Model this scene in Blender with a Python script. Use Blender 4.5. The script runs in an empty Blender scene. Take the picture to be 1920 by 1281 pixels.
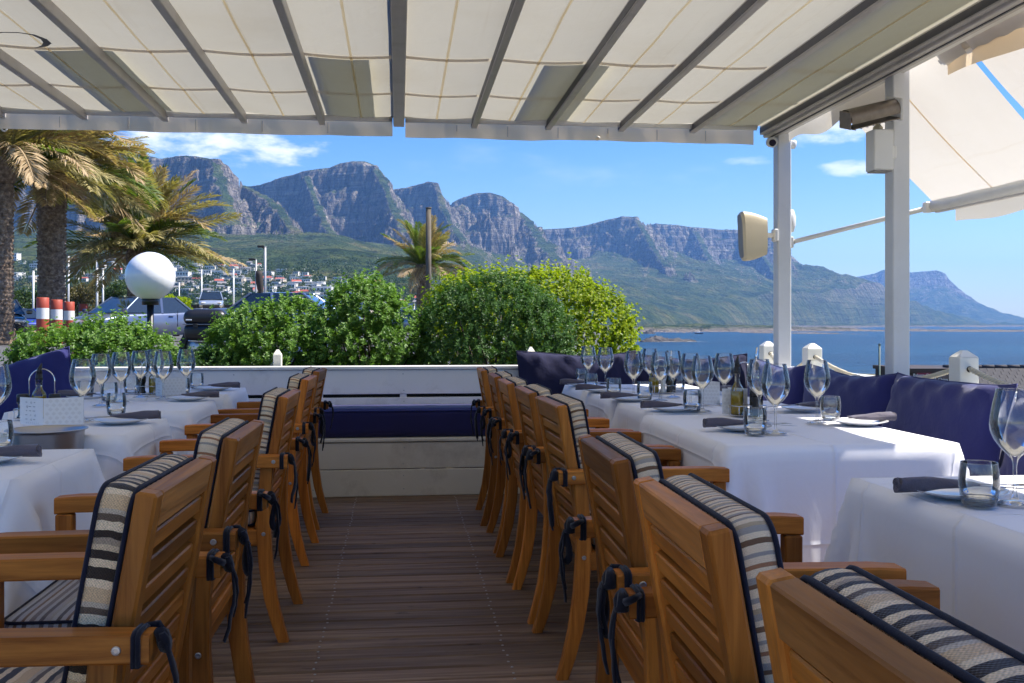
import bpy, bmesh, math, random
import numpy as np
from mathutils import Vector, Matrix, Euler
R = math.radians
random.seed(7)
sc = bpy.context.scene
col = sc.collection

# ------------------------------------------------------------------ camera
F_PX, HOR, EYE = 1867.0, 608.0, 1.17
YAW = math.atan(212 / F_PX)
SN, CS = math.sin(YAW), math.cos(YAW)
cam_d = bpy.data.cameras.new('camera'); cam = bpy.data.objects.new('camera', cam_d); col.objects.link(cam)
cam_d.sensor_width = 36; cam_d.lens = 36 * F_PX / 1920
cam_d.shift_y = (HOR - 640.5) / 1920
cam_d.clip_start = 0.05; cam_d.clip_end = 80000
cam.location = (0, 0, EYE); cam.rotation_euler = (R(90), 0, -YAW)
sc.camera = cam

# ------------------------------------------------------------------ light
SUN_H = Vector((1.0, 0.015)).normalized(); SUN_EL = R(55.5)
sun_d = bpy.data.lights.new('sun', 'SUN'); sun = bpy.data.objects.new('sun', sun_d); col.objects.link(sun)
sun_d.energy = 4.0; sun_d.angle = R(0.53); sun_d.color = (1.0, 0.94, 0.85)
to_sun = Vector((SUN_H.x * math.cos(SUN_EL), SUN_H.y * math.cos(SUN_EL), math.sin(SUN_EL)))
sun.rotation_euler = to_sun.to_track_quat('Z', 'Y').to_euler()
sun.location = to_sun * 50
world = bpy.data.worlds.new('World'); sc.world = world; world.use_nodes = True
SKY_STRENGTH = 0.080
sc.view_settings.view_transform = 'Standard'; sc.view_settings.look = 'None'
sc.view_settings.exposure = 1.38; sc.view_settings.gamma = 1.0
sc.view_settings.use_curve_mapping = False
cy = sc.cycles
cy.max_bounces = 9; cy.diffuse_bounces = 4; cy.glossy_bounces = 4; cy.transmission_bounces = 8
cy.transparent_max_bounces = 40; cy.volume_bounces = 0
cy.caustics_reflective = False; cy.caustics_refractive = False
cy.use_adaptive_sampling = True; cy.adaptive_threshold = 0.025
cy.use_denoising = True; cy.sample_clamp_indirect = 6
try:
    cy.denoiser = 'OPENIMAGEDENOISE'; cy.denoising_input_passes = 'RGB_ALBEDO_NORMAL'
except Exception: pass

# node helper ------------------------------------------------------
class NT:
    def __init__(s, tree): s.t = tree; s.n = tree.nodes; s.l = tree.links
    def new(s, kind, **kw):
        n = s.n.new(kind)
        for k, v in kw.items(): setattr(n, k, v)
        return n
    def link(s, a, b): s.l.new(a, b)
    def put(s, sock, val):
        if hasattr(val, 'is_output') or isinstance(val, bpy.types.NodeSocket): s.l.new(val, sock)
        else: sock.default_value = val
    def math(s, op, a, b=0.0, c=0.0, clamp=False):
        n = s.new('ShaderNodeMath', operation=op); n.use_clamp = clamp
        for i, v in enumerate((a, b, c)): s.put(n.inputs[i], v)
        return n.outputs[0]
    def mix(s, fac, a, b, mode='MIX'):
        n = s.new('ShaderNodeMix', data_type='RGBA', blend_type=mode)
        s.put(n.inputs[0], fac)
        for i, v in ((6, a), (7, b)):
            if isinstance(v, (tuple, list)) and len(v) == 3: v = (*v, 1)
            s.put(n.inputs[i], v)
        return n.outputs[2]
    def mapr(s, v, a, b, c=0.0, d=1.0, smooth=False):
        n = s.new('ShaderNodeMapRange'); n.clamp = True
        if smooth: n.interpolation_type = 'SMOOTHSTEP'
        for i, x in enumerate((v, a, b, c, d)): s.put(n.inputs[i], x)
        return n.outputs[0]
    def noise(s, vec, scale, detail=3.0, rough=0.55, dist=0.0, dim='3D'):
        n = s.new('ShaderNodeTexNoise', noise_dimensions=dim)
        if vec is not None: s.put(n.inputs['Vector'], vec)
        n.inputs['Scale'].default_value = scale; n.inputs['Detail'].default_value = detail
        n.inputs['Roughness'].default_value = rough; n.inputs['Distortion'].default_value = dist
        return n.outputs[0]
    def coord(s, which='Object'): return s.new('ShaderNodeTexCoord').outputs[which]
    def mapping(s, vec, scale=(1, 1, 1), rot=(0, 0, 0), loc=(0, 0, 0)):
        n = s.new('ShaderNodeMapping'); s.put(n.inputs['Vector'], vec)
        n.inputs['Scale'].default_value = scale; n.inputs['Rotation'].default_value = rot; n.inputs['Location'].default_value = loc
        return n.outputs[0]
    def sep(s, vec): n = s.new('ShaderNodeSeparateXYZ'); s.put(n.inputs[0], vec); return n.outputs
    def comb(s, x, y, z):
        n = s.new('ShaderNodeCombineXYZ')
        for i, v in enumerate((x, y, z)): s.put(n.inputs[i], v)
        return n.outputs[0]
    def ramp(s, fac, stops, interp='LINEAR'):
        n = s.new('ShaderNodeValToRGB'); cr = n.color_ramp; cr.interpolation = interp
        while len(cr.elements) < len(stops): cr.elements.new(0.5)
        for e, (p, c_) in zip(cr.elements, stops):
            e.position = p; e.color = (*c_, 1) if len(c_) == 3 else c_
        s.put(n.inputs[0], fac); return n.outputs[0]
    def bump(s, height, strength=0.3, dist=0.01):
        n = s.new('ShaderNodeBump'); s.put(n.inputs['Height'], height)
        n.inputs['Strength'].default_value = strength; n.inputs['Distance'].default_value = dist
        return n.outputs[0]

# sky: Nishita + a few small clouds
nt = NT(world.node_tree)
for n in list(nt.n): nt.n.remove(n)
sky = nt.new('ShaderNodeTexSky', sky_type='NISHITA'); sky.sun_disc = False
sky.sun_elevation = SUN_EL; sky.sun_rotation = math.atan2(SUN_H.x, SUN_H.y)
sky.altitude = 0; sky.air_density = 1.0; sky.dust_density = 0.35; sky.ozone_density = 2.2
gen = nt.coord('Generated')
X, Y, Z = nt.sep(gen)
az = nt.math('ARCTAN2', X, Y); el = nt.math('ARCSINE', Z)
wob = nt.noise(nt.comb(nt.math('MULTIPLY', az, 1.0), nt.math('MULTIPLY', el, 2.6), 0.0), 22, 5.0, 0.6)
wob2 = nt.noise(nt.comb(nt.math('MULTIPLY', az, 1.0), nt.math('MULTIPLY', el, 3.2), 4.0), 5.0, 4.0, 0.6)
cl = None
def ang(u, v): return (math.atan((u - 960) / F_PX) + YAW, math.atan((HOR - v) / F_PX * math.cos(math.atan((u - 960) / F_PX))))
for (u0, v0, du, dv, amt) in ((395, 268, 150, 34, 1.0), (520, 286, 58, 20, 1.0), (1545, 248, 80, 20, .75), (1600, 316, 55, 13, .8), (1400, 304, 40, 9, .35), (700, 330, 160, 14, .0)):
    a0, e0 = ang(u0, v0); wa, we = du / F_PX, dv / F_PX
    q = nt.math('ADD', nt.math('POWER', nt.math('DIVIDE', nt.math('ABSOLUTE', nt.math('SUBTRACT', az, a0)), wa), 2.0),
                nt.math('POWER', nt.math('DIVIDE', nt.math('ABSOLUTE', nt.math('SUBTRACT', el, e0)), we), 2.0))
    b = nt.math('MULTIPLY', nt.mapr(nt.math('ADD', q, nt.math('MULTIPLY', nt.math('SUBTRACT', wob, 0.5), -5.5)), 1.5, -0.5, 0, 1, True), amt)
    cl = b if cl is None else nt.math('MAXIMUM', cl, b)
wisp = nt.math('MULTIPLY', nt.mapr(wob2, 0.55, 0.9, 0, 0.35, True), nt.mapr(el, 0.0, 0.1))
cl = nt.math('MAXIMUM', cl, wisp, clamp=True)
bg = nt.new('ShaderNodeBackground'); bg.inputs[1].default_value = SKY_STRENGTH
hsv = nt.new('ShaderNodeHueSaturation'); hsv.inputs['Saturation'].default_value = 1.5; hsv.inputs['Value'].default_value = .97; hsv.inputs['Hue'].default_value = .516
nt.link(sky.outputs[0], hsv.inputs['Color'])
nt.link(nt.mix(cl, hsv.outputs[0], (7.0, 7.2, 7.6)), bg.inputs[0])
wo = nt.new('ShaderNodeOutputWorld'); nt.link(bg.outputs[0], wo.inputs[0])

# ------------------------------------------------------------------ helpers
def at_z(u, v, z):
    """ground point at height z seen at photo pixel (u, v)"""
    d = F_PX * (EYE - z) / (v - HOR); l = (u - 960) / F_PX * d
    return Vector((d * SN + l * CS, d * CS - l * SN, z))
def at_d(u, v, d):
    """point at camera depth d seen at photo pixel (u, v)"""
    l = (u - 960) / F_PX * d
    return Vector((d * SN + l * CS, d * CS - l * SN, EYE + (HOR - v) / F_PX * d))
def at_y(u, v, Yw):
    k = (u - 960) / F_PX; t = Yw / (CS - k * SN)
    return Vector(((SN + k * CS) * t, Yw, EYE + (HOR - v) / F_PX * t))
def at_x(u, v, Xw):
    k = (u - 960) / F_PX; t = Xw / (SN + k * CS)
    return Vector((Xw, (CS - k * SN) * t, EYE + (HOR - v) / F_PX * t))

class MB:
    """collects shapes; build() links them as one mesh object"""
    def __init__(s): s.v = []; s.f = []; s.sm = []; s.uv = {}; s.mi = []
    def add(s, vs, fs, smooth=False, mi=0):
        b = len(s.v); s.v.extend([tuple(p) for p in vs])
        for f in fs: s.f.append([b + i for i in f]); s.sm.append(smooth); s.mi.append(mi)
        return b
    def box(s, c, d, bev=0.0, rot=None, mi=0):
        hx, hy, hz = d[0] / 2, d[1] / 2, d[2] / 2
        if bev <= 0:
            vs = [(x, y, z) for x in (-hx, hx) for y in (-hy, hy) for z in (-hz, hz)]
            fs = [(0, 1, 3, 2), (4, 6, 7, 5), (0, 4, 5, 1), (2, 3, 7, 6), (0, 2, 6, 4), (1, 5, 7, 3)]
        else:
            b = min(bev, hx * .9, hy * .9, hz * .9); vs = []; idx = {}
            for sx in (-1, 1):
                for sy in (-1, 1):
                    for sz in (-1, 1):
                        for k in range(3):
                            o = [b, b, b]; o[k] = 0
                            idx[sx, sy, sz, k] = len(vs)
                            vs.append((sx * (hx - o[0]), sy * (hy - o[1]), sz * (hz - o[2])))
            fs = []
            for k in range(3):
                a, c2 = (k + 1) % 3, (k + 2) % 3
                for sg in (-1, 1):
                    q = []
                    for (p, r) in ((-1, -1), (1, -1), (1, 1), (-1, 1)):
                        t = [0, 0, 0]; t[k] = sg; t[a] = p; t[c2] = r; q.append(idx[t[0], t[1], t[2], k])
                    fs.append(q if sg > 0 else q[::-1])
            for k in range(3):
                a, c2 = (k + 1) % 3, (k + 2) % 3
                for p in (-1, 1):
                    for r in (-1, 1):
                        q = []
                        for (sg, kk) in ((-1, a), (1, a), (1, c2), (-1, c2)):
                            t = [0, 0, 0]; t[k] = sg; t[a] = p; t[c2] = r; q.append(idx[t[0], t[1], t[2], kk])
                        fs.append(q if p * r > 0 else q[::-1])
            for sx in (-1, 1):
                for sy in (-1, 1):
                    for sz in (-1, 1):
                        q = [idx[sx, sy, sz, k] for k in range(3)]
                        fs.append(q if sx * sy * sz > 0 else q[::-1])
        M = rot if rot is not None else None
        out = []
        for p in vs:
            p = Vector(p)
            if M is not None: p = M @ p
            out.append((p.x + c[0], p.y + c[1], p.z + c[2]))
        s.add(out, fs, mi=mi); return s
    def beam(s, p0, p1, w, h, bev=0.0, up=(0, 0, 1)):
        p0, p1 = Vector(p0), Vector(p1); d = p1 - p0; L = d.length; zx = d.normalized()
        y = Vector(up).cross(zx); y = y.normalized() if y.length > 1e-6 else Vector((0, 1, 0)); z = zx.cross(y)
        M = Matrix((zx, y, z)).transposed()
        return s.box((p0 + p1) / 2, (L, w, h), bev, M)
    def tube(s, pts, rad, n=8, cap=True, smooth=True, flat=1.0):
        pts = [Vector(p) for p in pts]; m = len(pts)
        if not hasattr(rad, '__len__'): rad = [rad] * m
        vs = []; up = None
        for i, p in enumerate(pts):
            t = (pts[min(i + 1, m - 1)] - pts[max(i - 1, 0)]).normalized()
            if up is None:
                up = Vector((0, 0, 1)) if abs(t.z) < .9 else Vector((1, 0, 0))
            a = up - t * up.dot(t)
            a = a.normalized() if a.length > 1e-5 else t.orthogonal().normalized()
            b = t.cross(a); up = a
            for k in range(n):
                th = 2 * math.pi * k / n
                vs.append(p + (a * math.cos(th) * flat + b * math.sin(th)) * rad[i])
        fs = [(i * n + k, i * n + (k + 1) % n, (i + 1) * n + (k + 1) % n, (i + 1) * n + k) for i in range(m - 1) for k in range(n)]
        base = s.add(vs, fs, smooth)
        if cap:
            s.f.append([base + k for k in range(n)][::-1]); s.sm.append(False); s.mi.append(0)
            s.f.append([base + (m - 1) * n + k for k in range(n)]); s.sm.append(False); s.mi.append(0)
        return s
    def loop_tube(s, pts, r, n=6):
        pts = [Vector(p) for p in pts]; m = len(pts); vs = []; up = Vector((0.3, 0.2, 1)).normalized()
        for i, p in enumerate(pts):
            t = (pts[(i + 1) % m] - pts[i - 1]).normalized()
            a = up - t * up.dot(t); a = a.normalized() if a.length > 1e-4 else t.orthogonal().normalized(); b = t.cross(a)
            up = a
            for k in range(n):
                th = 2 * math.pi * k / n; vs.append(p + (a * math.cos(th) + b * math.sin(th)) * r)
        # tolerate a twist at the seam
        fs = [(i * n + k, i * n + (k + 1) % n, ((i + 1) % m) * n + (k + 1) % n, ((i + 1) % m) * n + k) for i in range(m - 1) for k in range(n)]
        l0 = (m - 1) * n; sh = min(range(n), key=lambda q: (vs[l0] - vs[q]).length)
        fs += [(l0 + k, l0 + (k + 1) % n, (k + 1 + sh) % n, (k + sh) % n) for k in range(n)]
        s.add(vs, fs, True); return s
    def lathe(s, prof, n=24, c=(0, 0, 0), smooth=True, mi=0):
        vs = []; rings = []
        for (r, z) in prof:
            if r < 1e-6: rings.append([len(vs)]); vs.append((c[0], c[1], c[2] + z))
            else:
                rings.append(list(range(len(vs), len(vs) + n)))
                for k in range(n):
                    th = 2 * math.pi * k / n; vs.append((c[0] + r * math.cos(th), c[1] + r * math.sin(th), c[2] + z))
        fs = []
        for a, b in zip(rings, rings[1:]):
            for k in range(n):
                k2 = (k + 1) % n
                if len(a) == 1 and len(b) == 1: continue
                if len(a) == 1: fs.append((a[0], b[k2], b[k]))
                elif len(b) == 1: fs.append((a[k], a[k2], b[0]))
                else: fs.append((a[k], a[k2], b[k2], b[k]))
        s.add(vs, fs, smooth, mi); return s
    def prism(s, poly, axis, a, b, smooth=False):
        """poly: 2D points; extruded along axis from a to b"""
        n = len(poly); vs = []
        for t in (a, b):
            for p in poly:
                q = [0, 0, 0]; q[axis] = t; q[(axis + 1) % 3] = p[0]; q[(axis + 2) % 3] = p[1]; vs.append(q)
        area = sum(poly[i][0] * poly[(i + 1) % n][1] - poly[(i + 1) % n][0] * poly[i][1] for i in range(n))
        fs = [list(range(n))[::-1], list(range(n, 2 * n))] + [(i, (i + 1) % n, n + (i + 1) % n, n + i) for i in range(n)]
        if (area < 0) != (b < a): fs = [list(f)[::-1] for f in fs]
        s.add(vs, fs, smooth); return s
    def grid(s, P, smooth=True, flip=False, mi=0, closed_u=False):
        nu, nv = len(P), len(P[0]); vs = [p for row in P for p in row]; fs = []
        for i in range(nu if closed_u else nu - 1):
            for j in range(nv - 1):
                i2 = (i + 1) % nu
                q = (i * nv + j, i2 * nv + j, i2 * nv + j + 1, i * nv + j + 1); fs.append(q[::-1] if flip else q)
        s.add(vs, fs, smooth, mi); return s
    def mesh(s, name, mats):
        me = bpy.data.meshes.new(name); me.from_pydata(s.v, [], s.f)
        me.polygons.foreach_set('use_smooth', s.sm)
        if not isinstance(mats, (list, tuple)): mats = [mats]
        for m in mats: me.materials.append(m)
        if len(mats) > 1: me.polygons.foreach_set('material_index', s.mi)
        me.update(); return me
    def build(s, name, mat, parent=None, loc=None, rot=None):
        o = bpy.data.objects.new(name, s.mesh(name, mat)); col.objects.link(o)
        if parent is not None: o.parent = parent
        if loc is not None: o.location = loc
        if rot is not None: o.rotation_euler = rot
        return o

def np_mesh(name, V, Fq, mat, smooth=False):
    """fast mesh from numpy arrays: V (n,3), Fq (m,k)"""
    me = bpy.data.meshes.new(name); k = Fq.shape[1]
    me.vertices.add(len(V)); me.vertices.foreach_set('co', np.ascontiguousarray(V, dtype=np.float32).ravel())
    me.loops.add(Fq.size); me.loops.foreach_set('vertex_index', np.ascontiguousarray(Fq, dtype=np.int32).ravel())
    me.polygons.add(len(Fq)); me.polygons.foreach_set('loop_start', np.arange(0, Fq.size, k, dtype=np.int32))
    me.polygons.foreach_set('loop_total', np.full(len(Fq), k, dtype=np.int32))
    me.polygons.foreach_set('use_smooth', np.full(len(Fq), smooth, dtype=bool))
    me.update(calc_edges=True); me.materials.append(mat); return me
def link(name, me, parent=None, loc=None, rot=None):
    o = bpy.data.objects.new(name, me); col.objects.link(o)
    if parent is not None: o.parent = parent
    if loc is not None: o.location = loc
    if rot is not None: o.rotation_euler = rot
    return o
def tag(o, label=None, cat=None, group=None, kind=None):
    if label: o['label'] = label
    if cat: o['category'] = cat
    if group: o['group'] = group
    if kind: o['kind'] = kind
    return o
def empty(name, loc=(0, 0, 0), rz=0.0):
    o = bpy.data.objects.new(name, None); col.objects.link(o); o.location = loc; o.rotation_euler = (0, 0, rz); o.empty_display_size = .1
    return o
KIDS = {}
def copy_tree(o, parent=None):
    c = o.copy(); col.objects.link(c)
    if parent is not None: c.parent = parent
    for ch in list(o.children): copy_tree(ch, c)
    return c

# value noise (numpy) for terrain and lumps
def hash2(ix, iy, seed):
    h = (ix.astype(np.int64) * 374761393 + iy.astype(np.int64) * 668265263 + seed * 1442695041) & 0x7fffffff
    h = ((h ^ (h >> 13)) * 1274126177) & 0x7fffffff
    return ((h ^ (h >> 16)) & 0xffff) / 65535.0
def vnoise(x, y, seed=0):
    ix = np.floor(x); iy = np.floor(y); fx = x - ix; fy = y - iy
    fx = fx * fx * fx * (fx * (fx * 6 - 15) + 10); fy = fy * fy * fy * (fy * (fy * 6 - 15) + 10)
    a = hash2(ix, iy, seed); b = hash2(ix + 1, iy, seed); c = hash2(ix, iy + 1, seed); d = hash2(ix + 1, iy + 1, seed)
    return (a + (b - a) * fx) * (1 - fy) + (c + (d - c) * fx) * fy
def fbm(x, y, oct=4, seed=0, gain=.5, ridged=False):
    s = np.zeros_like(x); a = 1.0; t = 0.0
    for o in range(oct):
        n = vnoise(x * 2 ** o + 17.3 * o, y * 2 ** o - 9.1 * o, seed + o)
        if ridged: n = 1 - np.abs(2 * n - 1)
        s += a * n; t += a; a *= gain
    return s / t
# ------------------------------------------------------------------ materials
M = {}
def new_mat(name):
    m = bpy.data.materials.new(name); m.use_nodes = True; t = NT(m.node_tree)
    b = t.n['Principled BSDF']; M[name] = m
    return m, t, b
def plain(name, c, rough=.5, metal=0.0, vary=.12, scale=8.0, bump=0.0, bscale=60.0, coat=0.0, spec=.5, dirt=None):
    """flat paint with a little tonal variation, fine relief and optional dirt"""
    m, t, b = new_mat(name)
    v = t.coord('Object'); n = t.noise(v, scale, 4.0)
    cc = t.mix(n, tuple(x * (1 - vary) for x in c), tuple(min(1, x * (1 + vary)) for x in c))
    if dirt:
        d = t.mapr(t.noise(v, dirt[1], 6.0, .7), .52, .78); cc = t.mix(t.math('MULTIPLY', d, dirt[2]), cc, dirt[0])
    t.link(cc, b.inputs['Base Color'])
    t.link(t.mapr(t.noise(v, scale * 3, 3.0), 0, 1, rough * .8, min(1, rough * 1.2)), b.inputs['Roughness'])
    b.inputs['Metallic'].default_value = metal; b.inputs['Coat Weight'].default_value = coat
    b.inputs['Specular IOR Level'].default_value = spec
    if bump > 0: t.link(t.bump(t.noise(v, bscale, 3.0), bump, .004), b.inputs['Normal'])
    return m

def wood(name, dark, light, along, rough=.45, scale=1.0, rnd=.48):
    m, t, b = new_mat(name)
    oi = t.new('ShaderNodeObjectInfo'); v = t.coord('Object')
    off = t.math('MULTIPLY', oi.outputs['Random'], 40.0)
    va = t.new('ShaderNodeVectorMath', operation='ADD'); t.link(v, va.inputs[0]); t.link(t.comb(off, off, off), va.inputs[1])
    s = [22 * scale] * 3; s[along] = 1.6 * scale
    g = t.noise(t.mapping(va.outputs[0], tuple(s)), 1.0, 6.0, .6, 1.2)
    s2 = [140 * scale] * 3; s2[along] = 5 * scale
    fine = t.noise(t.mapping(va.outputs[0], tuple(s2)), 1.0, 4.0, .6)
    big = t.noise(va.outputs[0], 3.0, 2.0)
    f = t.math('ADD', t.math('MULTIPLY', g, .75), t.math('MULTIPLY', fine, .35))
    c1 = t.ramp(f, [(.32, dark), (.52, tuple((a + b_) / 2 for a, b_ in zip(dark, light))), (.75, light)])
    tone = t.mapr(oi.outputs['Random'], 0, 1, 1 - rnd, 1 + rnd * .5)
    tone = t.math('MULTIPLY', tone, t.mapr(big, .2, .8, .78, 1.16))
    c1 = t.mix(1.0, c1, t.comb(tone, tone, tone), 'MULTIPLY')
    c1 = t.mix(1.0, c1, oi.outputs['Color'], 'MULTIPLY')
    t.link(c1, b.inputs['Base Color'])
    t.link(t.mapr(fine, .2, .8, rough * .75, rough * 1.3), b.inputs['Roughness'])
    t.link(t.bump(f, .25, .002), b.inputs['Normal']); b.inputs['Specular IOR Level'].default_value = .18
    return m
TK_D, TK_L = (.20, .050, .006), (.70, .255, .042)
for i, nm in enumerate(('teak_x', 'teak_y', 'teak_z')): wood(nm, TK_D, TK_L, i, .42)
# greyer teak for chair top rails: weathering and sky sheen put into the colour
wood('teak_top', (.21, .066, .013), (.67, .275, .070), 1, .46)

# deck boards: grey-brown weathered timber, boards run along X
m, t, b = new_mat('deck')
oi = t.new('ShaderNodeObjectInfo'); v = t.coord('Object')
off = t.math('MULTIPLY', oi.outputs['Random'], 60.0)
va = t.new('ShaderNodeVectorMath', operation='ADD'); t.link(v, va.inputs[0]); t.link(t.comb(off, off, 0.0), va.inputs[1])
g = t.noise(t.mapping(va.outputs[0], (1.3, 30, 30)), 1.0, 6.0, .62, .8)
fine = t.noise(t.mapping(va.outputs[0], (6, 180, 60)), 1.0, 4.0)
spots = t.mapr(t.noise(t.mapping(va.outputs[0], (7, 16, 3)), 1.0, 3.0, .5), .66, .76)
wear = t.noise(t.coord('Generated'), 6.0, 4.0)
c = t.ramp(g, [(.3, (.095, .056, .034)), (.5, (.205, .13, .084)), (.72, (.35, .25, .17))])
tone = t.mapr(oi.outputs['Random'], 0, 1, .72, 1.22)
c = t.mix(1.0, c, t.comb(tone, tone, tone), 'MULTIPLY')
c = t.mix(t.mapr(wear, .45, .75, 0, .45), c, (.24, .19, .15))
c = t.mix(t.math('MULTIPLY', spots, .75), c, (.025, .015, .012))
t.link(c, b.inputs['Base Color']); t.link(t.mapr(fine, .2, .8, .42, .72), b.inputs['Roughness']); b.inputs['Specular IOR Level'].default_value = .2
t.link(t.bump(t.math('ADD', g, t.math('MULTIPLY', fine, .5)), .35, .004), b.inputs['Normal'])

# painted timber
plain('white_paint', (.80, .77, .74), .5, vary=.06, scale=5, bump=.15, bscale=90, dirt=((.36, .31, .25), 2.6, .6))
plain('cream_paint', (.68, .635, .56), .55, vary=.08, scale=4, bump=.2, bscale=70, dirt=((.28, .23, .17), 2.4, .65))
plain('post_paint', (.64, .645, .65), .45, vary=.05, scale=4, bump=.1, bscale=80, dirt=((.42, .40, .34), 3.0, .35))
plain('bollard_paint', (.78, .76, .68), .5, vary=.06, scale=6, bump=.2, bscale=60, dirt=((.45, .42, .33), 5.0, .5))
plain('slot_dark', (.03, .025, .02), .9)

# cloth
def fabric(name, c, c2=None, sheen=.3, wr=.35, wscale=6.0, rough=.85, weave=900.0, trans=0.0, wdist=.02):
    m, t, b = new_mat(name); v = t.coord('Object')
    big = t.noise(v, wscale, 4.0, .6, .6); wv = t.noise(v, weave, 1.0)
    c2 = c2 or tuple(x * .85 for x in c)
    t.link(t.mix(t.noise(v, 3.0, 3.0), c2, c), b.inputs['Base Color'])
    b.inputs['Roughness'].default_value = rough; b.inputs['Sheen Weight'].default_value = sheen
    b.inputs['Specular IOR Level'].default_value = .2
    bn = t.bump(big, wr, wdist); n2 = t.new('ShaderNodeBump'); n2.inputs['Strength'].default_value = .12; n2.inputs['Distance'].default_value = .001
    t.link(wv, n2.inputs['Height']); t.link(bn, n2.inputs['Normal']); t.link(n2.outputs[0], b.inputs['Normal'])
    return m
fabric('table_cloth', (.90, .885, .90), (.85, .84, .87), .1, .25, 5.0, wdist=.012)
# ironed fold lines, in the cloth's own flat coordinates
t = NT(M['table_cloth'].node_tree); b = t.n['Principled BSDF']; uv = t.new('ShaderNodeUVMap').outputs[0]; ux, uy, uz = t.sep(uv)
def crease(c_):
    f = t.math('ABSOLUTE', t.math('SUBTRACT', t.math('FRACT', t.math('MULTIPLY', t.math('ADD', c_, .17), 1 / .42)), .5))
    return t.math('POWER', t.math('SUBTRACT', 1.0, t.mapr(f, 0, .035)), 2.0)
cr_ = t.math('MAXIMUM', crease(ux), crease(uy)); nb_ = t.new('ShaderNodeBump'); nb_.inputs['Strength'].default_value = .5; nb_.inputs['Distance'].default_value = .009
t.link(cr_, nb_.inputs['Height']); old = b.inputs['Normal'].links[0].from_socket; t.link(old, nb_.inputs['Normal']); t.link(nb_.outputs[0], b.inputs['Normal'])
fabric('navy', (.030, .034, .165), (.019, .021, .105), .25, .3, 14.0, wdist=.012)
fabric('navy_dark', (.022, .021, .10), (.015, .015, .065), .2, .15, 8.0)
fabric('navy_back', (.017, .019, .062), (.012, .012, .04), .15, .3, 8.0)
fabric('piping', (.012, .013, .028), (.008, .009, .02), .1, .1, 40.0)
fabric('tie', (.010, .010, .017), (.006, .006, .011), .15, .2, 30.0)
fabric('napkin', (.135, .12, .15), (.10, .09, .115), .2, .3, 30.0)

def stripes(name, stops, freq, weave, wavy=.0):
    """striped upholstery; UV.x runs across the stripes in metres"""
    m, t, b = new_mat(name)
    uv = t.new('ShaderNodeUVMap').outputs[0]; x, y, z = t.sep(uv)
    x = t.math('ADD', x, t.math('MULTIPLY', t.math('SUBTRACT', t.noise(t.mapping(uv, (30, 30, 1)), 1.0, 2.0), .5), wavy))
    f = t.math('FRACT', t.math('MULTIPLY', x, freq))
    c = t.ramp(f, stops, 'CONSTANT')
    # thread structure
    wx = t.math('SINE', t.math('MULTIPLY', x, weave)); wy = t.math('SINE', t.math('MULTIPLY', y, weave))
    ch = t.math('MULTIPLY', wx, wy); n = t.noise(t.mapping(uv, (weave * .25, weave * .25, 1)), 1.0, 2.0)
    k = t.math('ADD', t.math('MULTIPLY', ch, .22), t.mapr(n, .2, .8, .65, 1.3))
    c = t.mix(1.0, c, t.comb(k, k, k), 'MULTIPLY')
    t.link(c, b.inputs['Base Color']); b.inputs['Roughness'].default_value = .9; b.inputs['Sheen Weight'].default_value = .2
    b.inputs['Specular IOR Level'].default_value = .15
    t.link(t.bump(ch, .4, .0015), b.inputs['Normal'])
    return m
CR, TN, BR, GY, BK, RU = (.80, .62, .41), (.48, .35, .21), (.18, .10, .055), (.36, .315, .27), (.040, .028, .020), (.36, .17, .085)
stripes('stripe_fine', [(0, CR), (.09, GY), (.14, CR), (.22, RU), (.27, CR), (.36, GY), (.44, BR), (.49, CR), (.60, GY), (.66, CR), (.72, TN), (.78, GY), (.86, CR), (.93, BR)], 1 / .115, 3200.0, .002)
stripes('stripe_coarse', [(0, (.64, .44, .24)), (.16, (.80, .61, .38)), (.24, BK), (.36, (.76, .57, .35)), (.46, BK), (.56, (.62, .46, .28)), (.62, (.36, .27, .18)), (.68, BK), (.76, (.78, .60, .38)), (.86, (.13, .09, .06)), (.94, (.52, .42, .30))], 1 / .15, 1300.0, .012)
stripes('stripe_grey', [(0, (.36, .32, .31)), (.1, (.12, .095, .09)), (.2, (.40, .37, .36)), (.3, (.2, .16, .15)), (.42, (.44, .40, .38)), (.52, BR), (.6, (.38, .35, .35)), (.72, (.10, .08, .075)), (.82, (.42, .39, .37)), (.92, GY)], 1 / .10, 3000.0, .002)

# awning fabric: off-white canvas that lets light through, with rain streaks and seams
def canvas(name, c, ct, tw, stain=.5):
    m, t, b = new_mat(name); v = t.coord('Object'); out = t.n['Material Output']; t.n.remove(b)
    st = t.noise(t.mapping(v, (26, .35, 1)), 1.0, 4.0, .6); blot = t.noise(v, 1.1, 5.0, .62); wv = t.noise(v, 700, 1.0)
    f = t.math('MULTIPLY', t.mapr(st, .58, .78), t.mapr(blot, .35, .7)); fb = t.mapr(blot, .5, .8, 0, .6)
    f = t.math('MULTIPLY', t.math('MAXIMUM', f, fb), stain)
    dif = t.new('ShaderNodeBsdfDiffuse'); tr = t.new('ShaderNodeBsdfTranslucent')
    t.link(t.mix(f, c, (c[0] * .72, c[1] * .62, c[2] * .46)), dif.inputs[0]); t.link(t.mix(f, ct, (ct[0] * .75, ct[1] * .66, ct[2] * .52)), tr.inputs[0])
    nb = t.bump(t.math('ADD', t.math('MULTIPLY', t.noise(v, 5.0, 3.0, .5, .5), 1.0), t.math('MULTIPLY', wv, .02)), .25, .02)
    t.link(nb, dif.inputs['Normal']); t.link(nb, tr.inputs['Normal'])
    mx = t.new('ShaderNodeMixShader'); mx.inputs[0].default_value = tw
    t.link(dif.outputs[0], mx.inputs[1]); t.link(tr.outputs[0], mx.inputs[2]); t.link(mx.outputs[0], out.inputs[0])
    return m
canvas('awning_canvas', (.58, .55, .46), (.43, .405, .325), .40)
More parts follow.
